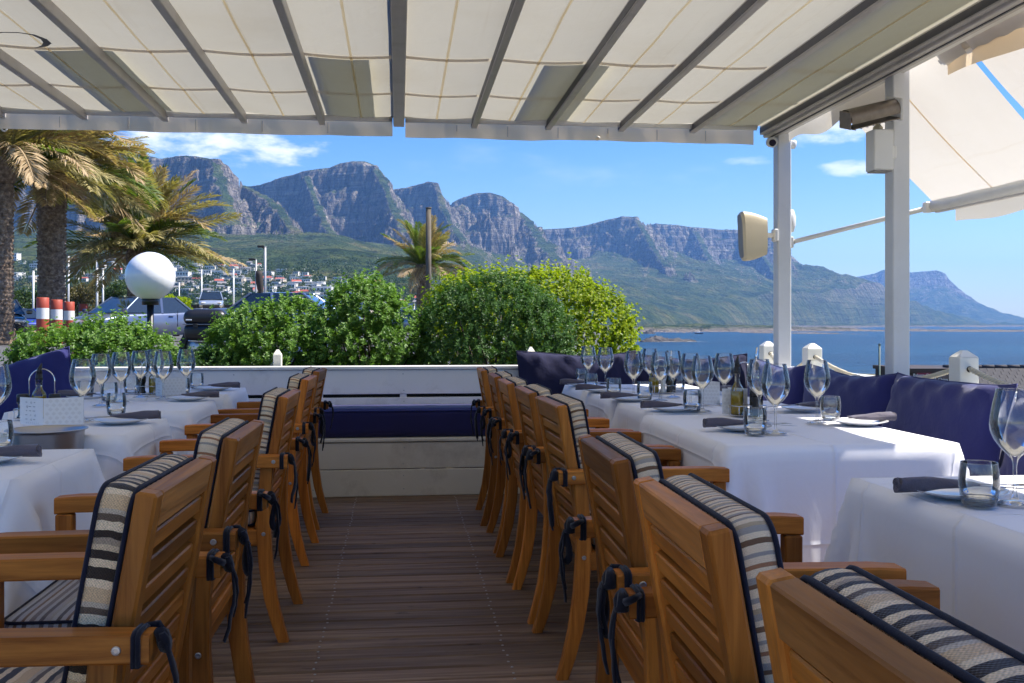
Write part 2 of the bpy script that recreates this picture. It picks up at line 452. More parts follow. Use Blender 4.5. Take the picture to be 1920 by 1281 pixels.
canvas('shade_strip', (.46, .48, .42), (.50, .52, .43), .45, .2)
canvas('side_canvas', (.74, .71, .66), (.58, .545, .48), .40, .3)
canvas('valance', (.93, .79, .60), (.92, .74, .52), .5, .4)
plain('seam_stain', (.42, .33, .20), .9, vary=.3, scale=5)
plain('rail_metal', (.50, .465, .44), .42, .2, vary=.1, scale=3, bump=.05, dirt=((.14, .13, .13), 4.0, .4))
plain('rail_dark', (.07, .07, .085), .5, .2, vary=.1)
plain('alu_white', (.70, .69, .66), .4, .1, vary=.06, scale=3, dirt=((.4, .37, .32), 4.0, .4))
plain('steel', (.46, .45, .46), .34, 1.0, vary=.1, scale=5, bump=.03)
plain('chrome', (.75, .75, .76), .12, 1.0, vary=.03)
plain('bolt', (.42, .42, .43), .35, .9)
plain('cream_plastic', (.64, .55, .38), .45, vary=.05, scale=3, dirt=((.40, .33, .2), 4.0, .3))
plain('grille', (.30, .29, .28), .6, .3, bump=.3, bscale=400)
plain('white_plastic', (.72, .71, .68), .4, vary=.04, scale=3)
plain('black_plastic', (.012, .012, .013), .38, vary=.1)
plain('black_rubber', (.018, .018, .018), .7, vary=.15)
plain('black_metal', (.022, .022, .024), .42, .3)
plain('lens_dark', (.01, .01, .012), .08, vary=0)
plain('heater_grid', (.20, .17, .14), .4, .6, vary=.3, scale=30)
plain('heater_tube', (.42, .22, .12), .3, 0, vary=.1)
plain('porcelain', (.80, .80, .80), .16, vary=.02, coat=.3)
plain('card', (.80, .795, .80), .6, vary=.02)
plain('card_print', (.22, .22, .24), .7)
plain('card_emboss', (.72, .71, .71), .6, vary=.03)
plain('globe', (.86, .86, .86), .18, vary=.02, coat=.3)
plain('oil_label', (.70, .42, .02), .5)
plain('brass_cork', (.55, .42, .08), .4)

def glass_shell(name, tint=(.97, .98, .98), k=1.7, edge=.55, rough=.0, edge_sheen=.12):
    """thin-walled glass: clear seen face on, reflecting and denser towards the rim of the silhouette"""
    m, t, b = new_mat(name); out = t.n['Material Output']; t.n.remove(b)
    fr = t.new('ShaderNodeFresnel'); fr.inputs['IOR'].default_value = 1.5
    lw = t.new('ShaderNodeLayerWeight'); lw.inputs['Blend'].default_value = .5
    ed = t.math('POWER', lw.outputs['Facing'], 3.2)
    tp = t.new('ShaderNodeBsdfTransparent'); t.link(t.mix(ed, tint, tuple(x * edge for x in tint)), tp.inputs[0])
    gl = t.new('ShaderNodeBsdfGlossy'); gl.inputs['Roughness'].default_value = rough; gl.inputs[0].default_value = (1, 1, 1, 1)
    mx = t.new('ShaderNodeMixShader'); t.link(t.math('MULTIPLY', fr.outputs[0], k, clamp=True), mx.inputs[0])
    t.link(tp.outputs[0], mx.inputs[1]); t.link(gl.outputs[0], mx.inputs[2])
    # white mixed in towards grazing view: bright glass edges put into the colour
    df = t.new('ShaderNodeBsdfTranslucent'); df.inputs[0].default_value = (.9, .95, 1, 1); d2 = t.new('ShaderNodeBsdfDiffuse'); d2.inputs[0].default_value = (.9, .95, 1, 1)
    a1 = t.new('ShaderNodeMixShader'); a1.inputs[0].default_value = .5; t.link(df.outputs[0], a1.inputs[1]); t.link(d2.outputs[0], a1.inputs[2])
    a2 = t.new('ShaderNodeMixShader'); t.link(t.math('ADD', t.math('MULTIPLY', ed, edge_sheen), edge_sheen * .06), a2.inputs[0]); t.link(mx.outputs[0], a2.inputs[1]); t.link(a1.outputs[0], a2.inputs[2]); t.link(a2.outputs[0], out.inputs[0])
    return m
glass_shell('glass', (.99, .995, .995), 0.95, .98, edge_sheen=.15)
glass_shell('base_glass', (.93, .97, 1.0), 2.0, .95, edge_sheen=.45)
glass_shell('bottle_glass', (.95, .96, .91), 1.3, .75, edge_sheen=.06)
def solid_glass(name, c, rough=0.0, ior=1.5):
    m, t, b = new_mat(name); b.inputs['Base Color'].default_value = (*c, 1)
    b.inputs['Transmission Weight'].default_value = 1; b.inputs['Roughness'].default_value = rough; b.inputs['IOR'].default_value = ior
    return m
solid_glass('thick_glass', (.93, .97, .98))
def tinted(name, c, rough=.05, coat=.6):
    m, t, b = new_mat(name); b.inputs['Base Color'].default_value = (*c, 1); b.inputs['Roughness'].default_value = rough
    b.inputs['Coat Weight'].default_value = coat; b.inputs['Specular IOR Level'].default_value = .6
    return m
m, t, b = new_mat('olive_oil'); b.inputs['Base Color'].default_value = (.72, .44, .015, 1); b.inputs['Roughness'].default_value = .08
b.inputs['Transmission Weight'].default_value = .2; b.inputs['IOR'].default_value = 1.35
tinted('balsamic', (.012, .008, .007)); tinted('car_glass', (.02, .028, .035), .04, 1.0)
tinted('tail_red', (.30, .012, .01), .15); tinted('lamp_clear', (.55, .57, .6), .1, 1)

# outdoor surfaces
m, t, b = new_mat('asphalt'); v = t.coord('Object')
c = t.mix(t.noise(v, .25, 4.0), (.085, .083, .085), (.155, .15, .147)); c = t.mix(t.mapr(t.noise(v, 60, 2.0), .3, .7), c, (.06, .06, .062))
t.link(c, b.inputs['Base Color']); b.inputs['Roughness'].default_value = .85; t.link(t.bump(t.noise(v, 80, 2.0), .4, .01), b.inputs['Normal'])
plain('kerb', (.50, .48, .44), .8, vary=.15, scale=3, bump=.3)
plain('dry_grass', (.34, .25, .11), .95, vary=.35, scale=3, bump=.5, bscale=30)
plain('soil', (.07, .05, .03), .95, vary=.3, scale=3, bump=.5)
plain('bollard_red', (.36, .055, .025), .55, vary=.12, scale=4, dirt=((.22, .05, .03), 8.0, .5))
plain('bollard_white', (.72, .71, .68), .55, vary=.05, dirt=((.5, .47, .42), 6.0, .4))
plain('pole_white', (.66, .66, .64), .5, .1, vary=.08)
plain('pole_red', (.50, .03, .025), .5)
plain('pole_grey', (.36, .37, .38), .5, .3)
wood('pole_wood', (.16, .13, .09), (.36, .31, .24), 2, .8)
plain('dark_wood', (.035, .028, .024), .8, vary=.3, scale=4, bump=.6, bscale=14)
plain('stone', (.30, .24, .18), .9, vary=.35, scale=2, bump=.5, bscale=12)
plain('fence_black', (.02, .02, .022), .8)
plain('roof_shingle', (.038, .036, .042), .8, vary=.35, scale=4, bump=.4)
plain('roof_fascia', (.05, .035, .026), .7)
plain('sign_maroon', (.20, .012, .035), .5)
plain('sign_brown', (.13, .085, .075), .5)
plain('sign_white', (.75, .73, .70), .5)
plain('rope', (.62, .56, .43), .9, vary=.2, scale=60, bump=.5, bscale=200)
plain('rock', (.085, .075, .068), .9, vary=.4, scale=.05, bump=.6, bscale=.5)
plain('foam', (.85, .87, .88), .6)
plain('boat_dark', (.05, .07, .11), .4); plain('boat_white', (.75, .75, .75), .4)
plain('house_white', (.72, .70, .66), .7, vary=.05, scale=.1)
plain('house_cream', (.58, .50, .40), .75, vary=.08, scale=.1)
plain('house_grey', (.42, .42, .42), .75, vary=.08, scale=.1)
plain('roof_grey', (.20, .19, .19), .8); plain('roof_red', (.36, .09, .06), .8); plain('roof_white', (.62, .60, .57), .8)
plain('window_dark', (.04, .05, .065), .15)
def carpaint(name, c, rough=.28, metal=.4):
    m, t, b = new_mat(name); v = t.coord('Object')
    dust = t.mapr(t.noise(v, 2.0, 5.0), .4, .8, 0, .25)
    t.link(t.mix(dust, c, (.3, .27, .23)), b.inputs['Base Color'])
    b.inputs['Roughness'].default_value = rough; b.inputs['Metallic'].default_value = metal; b.inputs['Coat Weight'].default_value = .8
    b.inputs['Coat Roughness'].default_value = .06
    return m
carpaint('paint_silver_blue', (.11, .145, .24)); carpaint('paint_blue', (.02, .05, .34)); carpaint('paint_dark', (.03, .032, .038))
carpaint('paint_silver', (.44, .45, .47)); carpaint('paint_slate', (.11, .15, .26)); carpaint('paint_pale', (.36, .42, .50)); carpaint('paint_grey', (.10, .11, .13))

def leaf(name, ca, cb, trans=.35, rough=.45):
    """leaf colour varies per leaf island"""
    m, t, b = new_mat(name); out = t.n['Material Output']
    geo = t.new('ShaderNodeNewGeometry'); rnd = geo.outputs['Random Per Island']
    n = t.noise(t.coord('Object'), 2.2, 3.0)
    f = t.math('ADD', t.math('MULTIPLY', rnd, .6), t.math('MULTIPLY', n, .5))
    c = t.mix(t.mapr(f, .2, .95), ca, cb)
    t.link(c, b.inputs['Base Color']); b.inputs['Roughness'].default_value = rough; b.inputs['Specular IOR Level'].default_value = .35
    tr = t.new('ShaderNodeBsdfTranslucent'); t.link(t.mix(1.0, c, (1.35, 1.45, .6), 'MULTIPLY'), tr.inputs[0])
    mx = t.new('ShaderNodeMixShader'); mx.inputs[0].default_value = trans
    t.link(b.outputs[0], mx.inputs[1]); t.link(tr.outputs[0], mx.inputs[2]); t.link(mx.outputs[0], out.inputs[0])
    return m
leaf('leaf_bush', (.055, .135, .022), (.24, .40, .085), .36)
leaf('leaf_dark', (.030, .085, .024), (.13, .25, .065), .3)
leaf('leaf_yellow', (.10, .19, .012), (.46, .50, .030), .5)
leaf('leaf_tree', (.02, .045, .012), (.07, .11, .03), .25)
leaf('leaf_tree_olive', (.07, .06, .025), (.15, .13, .05), .25)
leaf('frond_green', (.06, .11, .018), (.19, .26, .05), .35)
leaf('frond_brown', (.28, .19, .10), (.60, .46, .28), .28, .7)
leaf('frond_mixed', (.16, .15, .045), (.50, .42, .20), .32, .6)
plain('twig', (.055, .04, .028), .9, vary=.3, scale=20, bump=.4)
m, t, b = new_mat('palm_bark'); v = t.coord('Object')
n = t.noise(v, 9, 5.0, .65); c = t.ramp(n, [(.3, (.07, .045, .03)), (.5, (.20, .14, .095)), (.72, (.42, .32, .23))])
t.link(c, b.inputs['Base Color']); b.inputs['Roughness'].default_value = .95; t.link(t.bump(t.noise(v, 25, 4.0), .6, .05), b.inputs['Normal'])

# mountain: rock where steep, scrub where gentle, strata, all from slope and height
m, t, b = new_mat('mountain_rock'); geo = t.new('ShaderNodeNewGeometry')
px_, py_, pz_ = t.sep(geo.outputs['Position']); nx_, ny_, nz_ = t.sep(geo.outputs['True Normal'])
pos = geo.outputs['Position']
n1 = t.noise(t.mapping(pos, (.004, .004, .004)), 1.0, 6.0, .6); n2 = t.noise(t.mapping(pos, (.03, .03, .012)), 1.0, 6.0, .65)
n3 = t.noise(t.mapping(pos, (.0022, .0022, .045)), 1.0, 5.0, .6, .4)
crack = t.noise(t.mapping(pos, (.05, .05, .007)), 1.0, 5.0, .65)
rock = t.ramp(n3, [(.28, (.10, .09, .082)), (.44, (.40, .345, .285)), (.54, (.20, .175, .15)), (.7, (.64, .55, .44))])
rock = t.mix(t.mapr(crack, .40, .60, .85, 0), rock, (.035, .034, .036))
rock = t.mix(t.mapr(n2, .5, .75, 0, .35), rock, (.40, .33, .26))
veg = t.ramp(t.noise(t.mapping(pos, (.006, .006, .006)), 1.0, 7.0, .68), [(.32, (.020, .040, .014)), (.46, (.055, .088, .022)), (.56, (.105, .125, .036)), (.70, (.19, .165, .07))])
veg = t.mix(t.mapr(n2, .50, .64, 0, .8), veg, (.016, .028, .012))
sl = t.math('ADD', nz_, t.math('ADD', t.math('MULTIPLY', t.math('SUBTRACT', n2, .5), .55), t.math('MULTIPLY', t.math('SUBTRACT', n1, .5), .3)))
fac = t.mapr(sl, .55, .76, 1.0, 0.0)
hi = t.mapr(pz_, 90, 260, 0.15, 1.0); fac = t.math('MULTIPLY', fac, hi)
c = t.mix(fac, veg, rock)
shore = t.mapr(t.math('ADD', pz_, t.math('MULTIPLY', n2, 14.0)), -1.0, 4.5, 1, 0); c = t.mix(shore, c, (.27, .23, .19))
t.link(c, b.inputs['Base Color']); b.inputs['Roughness'].default_value = .95; b.inputs['Specular IOR Level'].default_value = .1
hb = t.math('ADD', t.math('MULTIPLY', crack, .8), t.math('ADD', t.math('MULTIPLY', n2, .6), t.math('MULTIPLY', n3, .5)))
t.link(t.bump(hb, 1.0, 55.0), b.inputs['Normal'])

# sea
m, t, b = new_mat('sea'); v = t.coord('Object')
w1 = t.noise(t.mapping(v, (.035, .11, 1)), 1.0, 5.0, .6); w2 = t.noise(t.mapping(v, (.5, 1.1, 1)), 1.0, 4.0, .6)
band = t.noise(t.mapping(v, (.0016, .007, 1)), 1.0, 4.0, .55)
c = t.mix(t.mapr(band, .35, .68), (.004, .035, .085), (.014, .08, .15))
c = t.mix(t.mapr(w1, .42, .62, 0, .75), c, (.001, .016, .045)); c = t.mix(t.mapr(w1, .60, .72, 0, .5), c, (.05, .16, .24))  # dark and bright wave facets painted into the water colour
caps = t.mapr(t.noise(t.mapping(v, (.05, .20, 1)), 1.0, 6.0, .7), .70, .76); c = t.mix(t.math('MULTIPLY', caps, .5), c, (.6, .66, .7))
t.link(c, b.inputs['Base Color']); b.inputs['Roughness'].default_value = .3; b.inputs['IOR'].default_value = 1.33; b.inputs['Specular IOR Level'].default_value = .22
t.link(t.bump(t.math('ADD', w1, t.math('MULTIPLY', w2, .35)), 1.0, 5.0), b.inputs['Normal'])
plain('scrub_ground', (.11, .10, .05), .95, vary=.4, scale=.2, bump=.5, bscale=4)

plain('pole_green', (.02, .06, .045), .5)
# ------------------------------------------------------------------ the setting: sea, mountains, ground
SEA = -10.0
def interp(x, xs, ys): return np.interp(x, xs, ys)
COAST_U = [-400, 900, 1000, 1100, 1190, 1300, 1400, 1500, 1600, 1700, 1815, 1900]
COAST_D = [110, 110, 1500, 1900, 2300, 3000, 3700, 4500, 5200, 5900, 6800, 9000]
SPURS = [  # crest points (photo column, row, metres), cliff share, skirt length
    ([(-420, 235, 3300), (-120, 245, 3300), (60, 250, 3300), (200, 262, 3250), (255, 284, 3230), (300, 296, 3200), (345, 291, 3180), (378, 295, 3150), (402, 299, 3080)], .60, 400),
    ([(402, 299, 3080), (416, 340, 2960), (430, 392, 2800), (440, 424, 2640)], .5, 430),
    ([(402, 299, 3120), (430, 323, 3200), (455, 346, 3280), (482, 360, 3150), (508, 374, 3020), (528, 396, 2860), (548, 424, 2720), (575, 455, 2560), (610, 490, 2380), (650, 523, 2150)], .52, 400),
    ([(455, 350, 3900), (490, 347, 3850), (520, 335, 3800), (555, 324, 3780), (592, 318, 3760), (620, 315, 3740), (640, 307, 3720), (662, 303, 3700), (686, 303, 3680), (702, 310, 3660)], .62, 400),
    ([(702, 310, 3660), (716, 332, 3600), (728, 362, 3500), (742, 398, 3350), (765, 428, 3200), (800, 452, 3000), (838, 478, 2800)], .5, 420),
    ([(575, 330, 3740), (590, 372, 3560), (604, 402, 3380), (622, 440, 3180), (640, 470, 3000)], .45, 330),
    ([(730, 362, 4350), (745, 355, 4300), (768, 352, 4260), (790, 344, 4220), (804, 340, 4200), (817, 342, 4180)], .62, 400),
    ([(817, 342, 4180), (824, 364, 4120), (834, 394, 4000), (850, 424, 3850), (872, 452, 3430), (905, 480, 3400)], .5, 420),
    ([(836, 392, 4800), (850, 381, 4780), (872, 370, 4750), (896, 362, 4720), (922, 362, 4700), (942, 368, 4680), (956, 378, 4650)], .55, 430),
    ([(956, 378, 4430), (974, 396, 4560), (990, 412, 4450), (1004, 432, 4300), (1024, 462, 4080), (1050, 490, 3800)], .45, 430),
    ([(1000, 428, 5400), (1022, 430, 5400), (1060, 428, 5400), (1100, 422, 5380), (1140, 412, 5350), (1166, 406, 5320), (1190, 406, 5300)], .42, 900),
    ([(1190, 406, 5300), (1200, 418, 5250), (1212, 440, 5100), (1228, 468, 4850), (1250, 500, 4500)], .4, 600),
    ([(1205, 425, 6100), (1232, 420, 6080), (1262, 422, 6060), (1302, 427, 6040), (1350, 430, 6020), (1400, 431, 6000), (1442, 437, 5980)], .38, 950),
    ([(1302, 428, 6040), (1316, 452, 5800), (1332, 486, 5500), (1350, 525, 5000)], .34, 520),
    ([(1400, 432, 6000), (1420, 462, 5800), (1445, 500, 5550), (1470, 540, 5200)], .32, 520),
    ([(1442, 437, 5980), (1466, 463, 6020), (1490, 488, 6060), (1520, 510, 6120), (1560, 531, 6220), (1620, 553, 6400), (1680, 570, 6600), (1740, 585, 6800), (1800, 599, 6980), (1830, 608, 7080)], .18, 480),
]
HEAD = [([(1380, 548, 10300), (1480, 540, 10250), (1560, 526, 10200), (1600, 521, 10150), (1640, 513, 10100), (1656, 506, 10080), (1690, 512, 10060), (1722, 510, 10050), (1755, 507, 10040), (1770, 512, 10030), (1780, 525, 10020), (1802, 546, 10000), (1832, 566, 9980), (1862, 581, 9960), (1892, 591, 9940), (1925, 597, 9930), (1990, 604, 9900), (2060, 609, 9900)], .3, 700)]

def spur_arrays(spurs):
    out = []
    for pts, share, lam in spurs:
        P = [at_d(*p) for p in pts]
        out.append(([(a, b) for a, b in zip(P, P[1:])], share, lam))
    return out
def height(Xw, Yw, U, Dp, spurs, coast=True):
    # warp of the distance field makes gullies and flutes
    big = (fbm(Xw / 520, Yw / 520, 3, 3) - .5) * 2; mid = fbm(Xw / 150, Yw / 150, 4, 11, .55, True); rib = fbm(Xw / 330, Yw / 330, 3, 41, .5, True); fin = fbm(Xw / 42, Yw / 42, 3, 23, .55, True)
    e = Dp - interp(U, COAST_U, COAST_D) if coast else Dp - 9000.0
    base = SEA - 3 + np.clip(e, -40, 60) * .09 + np.clip(e - 60, 0, 2600) * (np.where(U < 1000, .012, .035) if coast else .01)
    if coast: base = base + np.clip(e - 480, 0, 3000) * np.interp(U, [620, 1150], [.098, .03])
    if coast: base = np.minimum(base, 190) + (fbm(Xw / 260, Yw / 260, 4, 5) - .5) * np.clip(e, 0, 500) * .04
    z = base.copy()
    for segs, share, lam in spurs:
        best = np.full(Xw.shape, 1e9); cz = np.zeros(Xw.shape)
        for a, b in segs:
            dx, dy = b.x - a.x, b.y - a.y; L2 = dx * dx + dy * dy
            t = np.clip(((Xw - a.x) * dx + (Yw - a.y) * dy) / L2, 0, 1)
            d2 = (Xw - a.x - t * dx) ** 2 + (Yw - a.y - t * dy) ** 2
            m_ = d2 < best; best = np.where(m_, d2, best); cz = np.where(m_, a.z + t * (b.z - a.z), cz)
        dist = np.sqrt(best)
        hc = share * .92 * np.clip(cz - 40, 10, None)
        wc = hc * .55 + 25
        dd = dist + np.clip(dist / 230, 0, 1) * (big * 200 + (mid - .55) * 190 + (rib - .58) * 210) + np.clip(dist / 40, 0, 1) * (fin - .55) * 48
        dd = np.clip(dd - 12, 0, None)
        tt = np.clip((dd - 6) / wc, 0, 1)
        # three cliff bands with ledges between
        ph = tt * 3 + (mid - .5) * .5; st = np.floor(ph); fr = ph - st
        sc_ = (st + np.clip(fr * 1.45, 0, 1) ** 1.6) / 3
        prof = np.clip(.45 * tt + .55 * np.clip(sc_, 0, 1), 0, 1)
        cliff = cz - hc * prof - np.clip(dd, 0, 30) * .25
        foot = cz - hc - 8
        tal = np.minimum(base, foot) + np.clip(foot - base, 0, None) * np.exp(-np.clip(dd - wc - 6, 0, None) / lam)
        tal = base + (tal - base) * np.clip((e + 20) / 320, 0, 1) ** .7
        tal = tal + ((mid - .5) * 34 + (rib - .5) * 120) * np.exp(-np.clip(dd - wc, 0, None) / 650) * np.clip((dd - wc) / 60, 0, 1)
        zz = np.where(dd < wc + 6, cliff, tal)
        z = np.maximum(z, zz)
    return z
def terrain(name, us, d0, d1, nd, rows, spurs, coast=True):
    SP = spur_arrays(spurs); k = (us - 960) / F_PX
    ds = np.exp(np.linspace(math.log(d0), math.log(d1), nd))
    def world(D):
        l = k[:, None] * D
        return D * SN + l * CS, D * CS - l * SN
    D = np.repeat(ds[None], len(us), 0); Xw, Yw = world(D); U = np.repeat(us[:, None], nd, 1)
    z = height(Xw, Yw, U, D, SP, coast)
    elv = (z - EYE) / D; run = np.maximum.accumulate(elv, 1); vis = elv >= run - .004
    w = np.sqrt((np.diff(D, axis=1) * .25) ** 2 + (np.diff(z, axis=1) * 2.2) ** 2) * np.where(vis[:, 1:], 1, .06)
    s = np.concatenate([np.zeros((len(us), 1)), np.cumsum(w, 1)], 1); s /= s[:, -1:]
    q = np.linspace(0, 1, rows)
    # smooth the row placement between neighbouring columns so quads stay even
    D2 = np.stack([np.interp(q, s[i], ds) for i in range(len(us))])
    kern = np.array([1, 2, 3, 2, 1.]); kern /= kern.sum()
    pad = np.pad(D2, ((2, 2), (0, 0)), 'edge'); D2 = sum(pad[i:i + len(us)] * kern[i] for i in range(5))
    X2, Y2 = world(D2); z2 = height(X2, Y2, np.repeat(us[:, None], rows, 1), D2, SP, coast)
    V = np.stack([X2, Y2, z2], -1).reshape(-1, 3)
    n, r = len(us), rows; I = np.arange(n * r).reshape(n, r)
    Fq = np.stack([I[:-1, :-1], I[1:, :-1], I[1:, 1:], I[:-1, 1:]], -1).reshape(-1, 4)
    o = link(name, np_mesh(name, V, Fq, M['mountain_rock'], True)); tag(o, kind='structure')
    return D2, z2
us = np.arange(-330, 1960, 2.6)
TD, TZ = terrain('mountain_range', us, 100, 7600, 620, 290, SPURS)
terrain('far_headland', np.arange(1340, 2080, 4.0), 8600, 11500, 160, 70, HEAD, False)

mb = MB(); S_ = 12500
mb.add([(-S_, -300, SEA), (S_, -300, SEA), (S_, S_, SEA), (-S_, S_, SEA)], [(0, 1, 2, 3)])
tag(mb.build('sea', M['sea']), kind='structure')
# road and car park, a step above the terrace
GZ = 0.6
mb = MB(); mb.add([(-95, 8.7, GZ), (2.6, 8.7, GZ), (22, 112, GZ), (-95, 112, GZ)], [(0, 1, 2, 3)])
mb.add([(-95, 8.7, -11.2), (2.6, 8.7, -11.2), (22, 112, -11.2), (-95, 112, -11.2)], [])
mb.f += [[1, 5, 6, 2], [0, 4, 5, 1]]; mb.sm += [False, False]; mb.mi += [0, 0]
tag(mb.build('road', M['asphalt']), kind='structure')
mb = MB(); mb.add([(-14, 7.2, -.3), (3.1, 7.2, -.3), (3.1, 8.75, .3), (-14, 8.75, .3)], [(0, 1, 2, 3)])
tag(mb.build('planting_bed_ground', M['soil']), kind='structure')
# beach slope on the sea side
mb = MB(); P = []
for i in range(26):
    row = []
    for j in range(30):
        x = 3.0 + i * 3.4; y = -6 + j * 4.2
        row.append((x + (j * .77 if i else 0), y, -2.6 - i * .26 - .25 * math.sin(i * 1.3 + j * .8)))
    P.append(row)
mb.grid(P); tag(mb.build('beach_slope_ground', M['scrub_ground']), kind='structure')

# strips of dry grass with kerbs in the car park
def slab(poly, z0, z1, name, mat, parent=None):
    mb = MB(); n = len(poly)
    mb.add([(x, y, z0) for x, y in poly] + [(x, y, z1) for x, y in poly], [list(range(n, 2 * n))] + [(i, (i + 1) % n, n + (i + 1) % n, n + i) for i in range(n)])
    return mb.build(name, mat, parent)
def quad_px(u0, u1, da, db):
    a, b, c_, d = at_d(u0, 600, da), at_d(u1, 600, da), at_d(u1 + (u1 - u0) * 0, 600, db), at_d(u0, 600, db)
    return [(p.x, p.y) for p in (a, b, c_, d)]
isl = slab(quad_px(-420, 470, 52, 64), GZ, GZ + .10, 'kerb_island', M['kerb']); tag(isl, kind='structure')
g = slab(quad_px(-415, 465, 52.4, 63.6), GZ + .10, GZ + .13, 'grass_strip', M['dry_grass'], isl)
isl = slab(quad_px(-300, 27, 29, 38), GZ, GZ + .16, 'kerb_island', M['kerb']); tag(isl, kind='structure')
slab(quad_px(-295, 20, 29.4, 37.6), GZ + .16, GZ + .18, 'grass_strip', M['dry_grass'], isl)
# road markings
mb = MB()
for d0 in (17.5, 22.0, 26.5):
    p = [at_d(300, 600, d0), at_d(420, 600, d0), at_d(420, 600, d0 + .18), at_d(300, 600, d0 + .18)]
    mb.add([(q.x, q.y, GZ + .005) for q in p], [(0, 1, 2, 3)])
tag(mb.build('road_marking', M['kerb']), kind='structure')

# houses on the hillside
def col_visible_d(u, v):
    i = int(np.clip((u + 330) / 2.6, 0, len(us) - 1)); vv = HOR - (TZ[i] - EYE) / TD[i] * F_PX
    run = np.minimum.accumulate(vv); k = np.argmax(run <= v)
    return TD[i][k], TZ[i][k]
def house_kit(w, dp, h, st, wallm, roofm, roof):
    t_ = {}
    mb = MB(); mb.box((0, 0, h / 2 - 3), (w, dp, h + 6))
    if st > 1: mb.box((w * .3, dp * .1, h * .62 + h * .22), (w * .55, dp * .7, h * .5))
    t_['wall'] = (mb.mesh('wall', M[wallm]))
    mb = MB(); top = h + (.59 * h if st > 1 else 0) * 0
    if roof == 'flat':
        mb.box((0, 0, h + .25), (w * 1.05, dp * 1.05, .5))
        if st > 1: mb.box((w * .3, dp * .1, h * 1.09 + .2), (w * .6, dp * .76, .45))
    else:
        mb.prism([(-dp * .56, h), (dp * .56, h), (0, h + dp * .28)], 0, -w * .54, w * .54)
    t_['roof'] = mb.mesh('roof', M[roofm])
    mb = MB(); nw = max(2, int(w / 3.2))
    for s_ in range(2):
        for k in range(nw):
            x = -w / 2 + (k + .5) * w / nw
            mb.box((x, -dp / 2 - .03, h * (.28 + .44 * s_)), (w / nw * .62, .12, h * .24))
    t_['window'] = mb.mesh('window', M['window_dark'])
    return t_
kits = [house_kit(13, 10, 6.5, 2, 'house_white', 'roof_white', 'flat'), house_kit(11, 9, 6, 1, 'house_white', 'roof_grey', 'flat'),
        house_kit(15, 10, 7, 2, 'house_cream', 'roof_white', 'flat'), house_kit(10, 9, 5.5, 1, 'house_white', 'roof_red', 'pitch'),
        house_kit(18, 11, 9.5, 1, 'house_white', 'roof_white', 'flat'), house_kit(9, 9, 6.5, 1, 'house_grey', 'roof_grey', 'pitch')]
KT = ['white stepped villa', 'white house with flat grey roof', 'cream stepped villa', 'white house with red roof', 'large white apartment block', 'grey house with pitched roof']
rs = random.Random(5); spots = []
def sow(n, u0, u1, vt, vb, tilt=0.0):
    k = 0; tries = 0
    while k < n and tries < n * 30:
        tries += 1; u = rs.uniform(u0, u1); v = rs.uniform(vt, vb) + tilt * (u - u0)
        d, z = col_visible_d(u, v)
        if d < 700 or d > 2900: continue
        p = at_d(u, v, d)
        if any((p.x - q[0]) ** 2 + (p.y - q[1]) ** 2 < 10 ** 2 for q in spots): continue
        spots.append((p.x, p.y, z, u, v)); k += 1
sow(50, -10, 235, 486, 530); sow(120, 286, 490, 500, 562); sow(85, 480, 722, 508, 562, .13); sow(14, 700, 800, 560, 590)
AREA = [(60, 'behind the outermost palm trunk'), (125, 'behind the thick palm trunk'), (240, 'behind the bushy palm'), (345, 'beside the globe lamp'), (420, 'above the silver hatchback'), (482, 'next to the wooden carving'),
        (560, 'past the street lamp'), (640, 'above the slate-blue sedan'), (702, 'above the pointed bush'), (2000, 'under the distant palm')]
rows = []; seen = {}
for (x, y, z, u, v) in spots:
    k = rs.choices(range(6), (5, 4, 3, 2, 2, 2))[0]; area = next(a_ for lim, a_ in AREA if u < lim)
    d_ = math.hypot(x, y); lev = 'low down' if d_ < 950 else ('halfway up' if d_ < 1350 else 'high up')
    rows.append((x, y, z, u, k, f'{KT[k]} {lev} {area}')); seen.setdefault(rows[-1][5], []).append(u)
ORD = ['first', 'second', 'third', 'fourth', 'fifth', 'sixth', 'seventh', 'eighth', 'ninth', 'tenth', 'eleventh', 'twelfth', 'thirteenth', 'fourteenth', 'fifteenth']
for (x, y, z, u, k, lab) in rows:
    o = empty('hillside_house', (x, y, z), rs.uniform(-.6, .35)); sc_ = rs.uniform(.5, .85); o.scale = (sc_, sc_, sc_)
    if len(seen[lab]) > 1: lab += f', {ORD[min(14, sorted(seen[lab]).index(u))]} from left'
    tag(o, lab, 'house', 'houses on the hillside')
    for nm, me in kits[k].items():
        w_ = link(nm, me, o)
        if nm == 'window': w_['kind'] = 'stuff'
# scrub and garden trees between the houses: too many to count
def leaf_cloud(cent, rad, per, size, seed, flat=.6):
    """small two-triangle leaves scattered in balls: returns V, F"""
    r_ = np.random.RandomState(seed); n = len(cent) * per
    c = np.repeat(np.asarray(cent, float), per, 0); rr = np.repeat(np.asarray(rad, float), per)
    dirs = r_.randn(n, 3); dirs /= np.linalg.norm(dirs, axis=1, keepdims=True)
    p = c + dirs * (rr * (.35 + .65 * r_.rand(n) ** .45))[:, None] * np.array([1, 1, flat])
    a = r_.randn(n, 3); a /= np.linalg.norm(a, axis=1, keepdims=True)
    a = a * .6 + dirs * .6; a /= np.linalg.norm(a, axis=1, keepdims=True)
    b = np.cross(a, r_.randn(n, 3)); b /= np.maximum(np.linalg.norm(b, axis=1, keepdims=True), 1e-6)
    s_ = (size * (.6 + .8 * r_.rand(n)))[:, None] if not hasattr(size, '__len__') else (np.repeat(size, per) * (.6 + .8 * r_.rand(n)))[:, None]
    V = np.stack([p - a * s_ * .1, p + a * s_ * .5 + b * s_ * .32, p + a * s_, p + a * s_ * .5 - b * s_ * .32], 1).reshape(-1, 3)
    return V, np.arange(4 * n).reshape(n, 4)
cents = []; rads = []
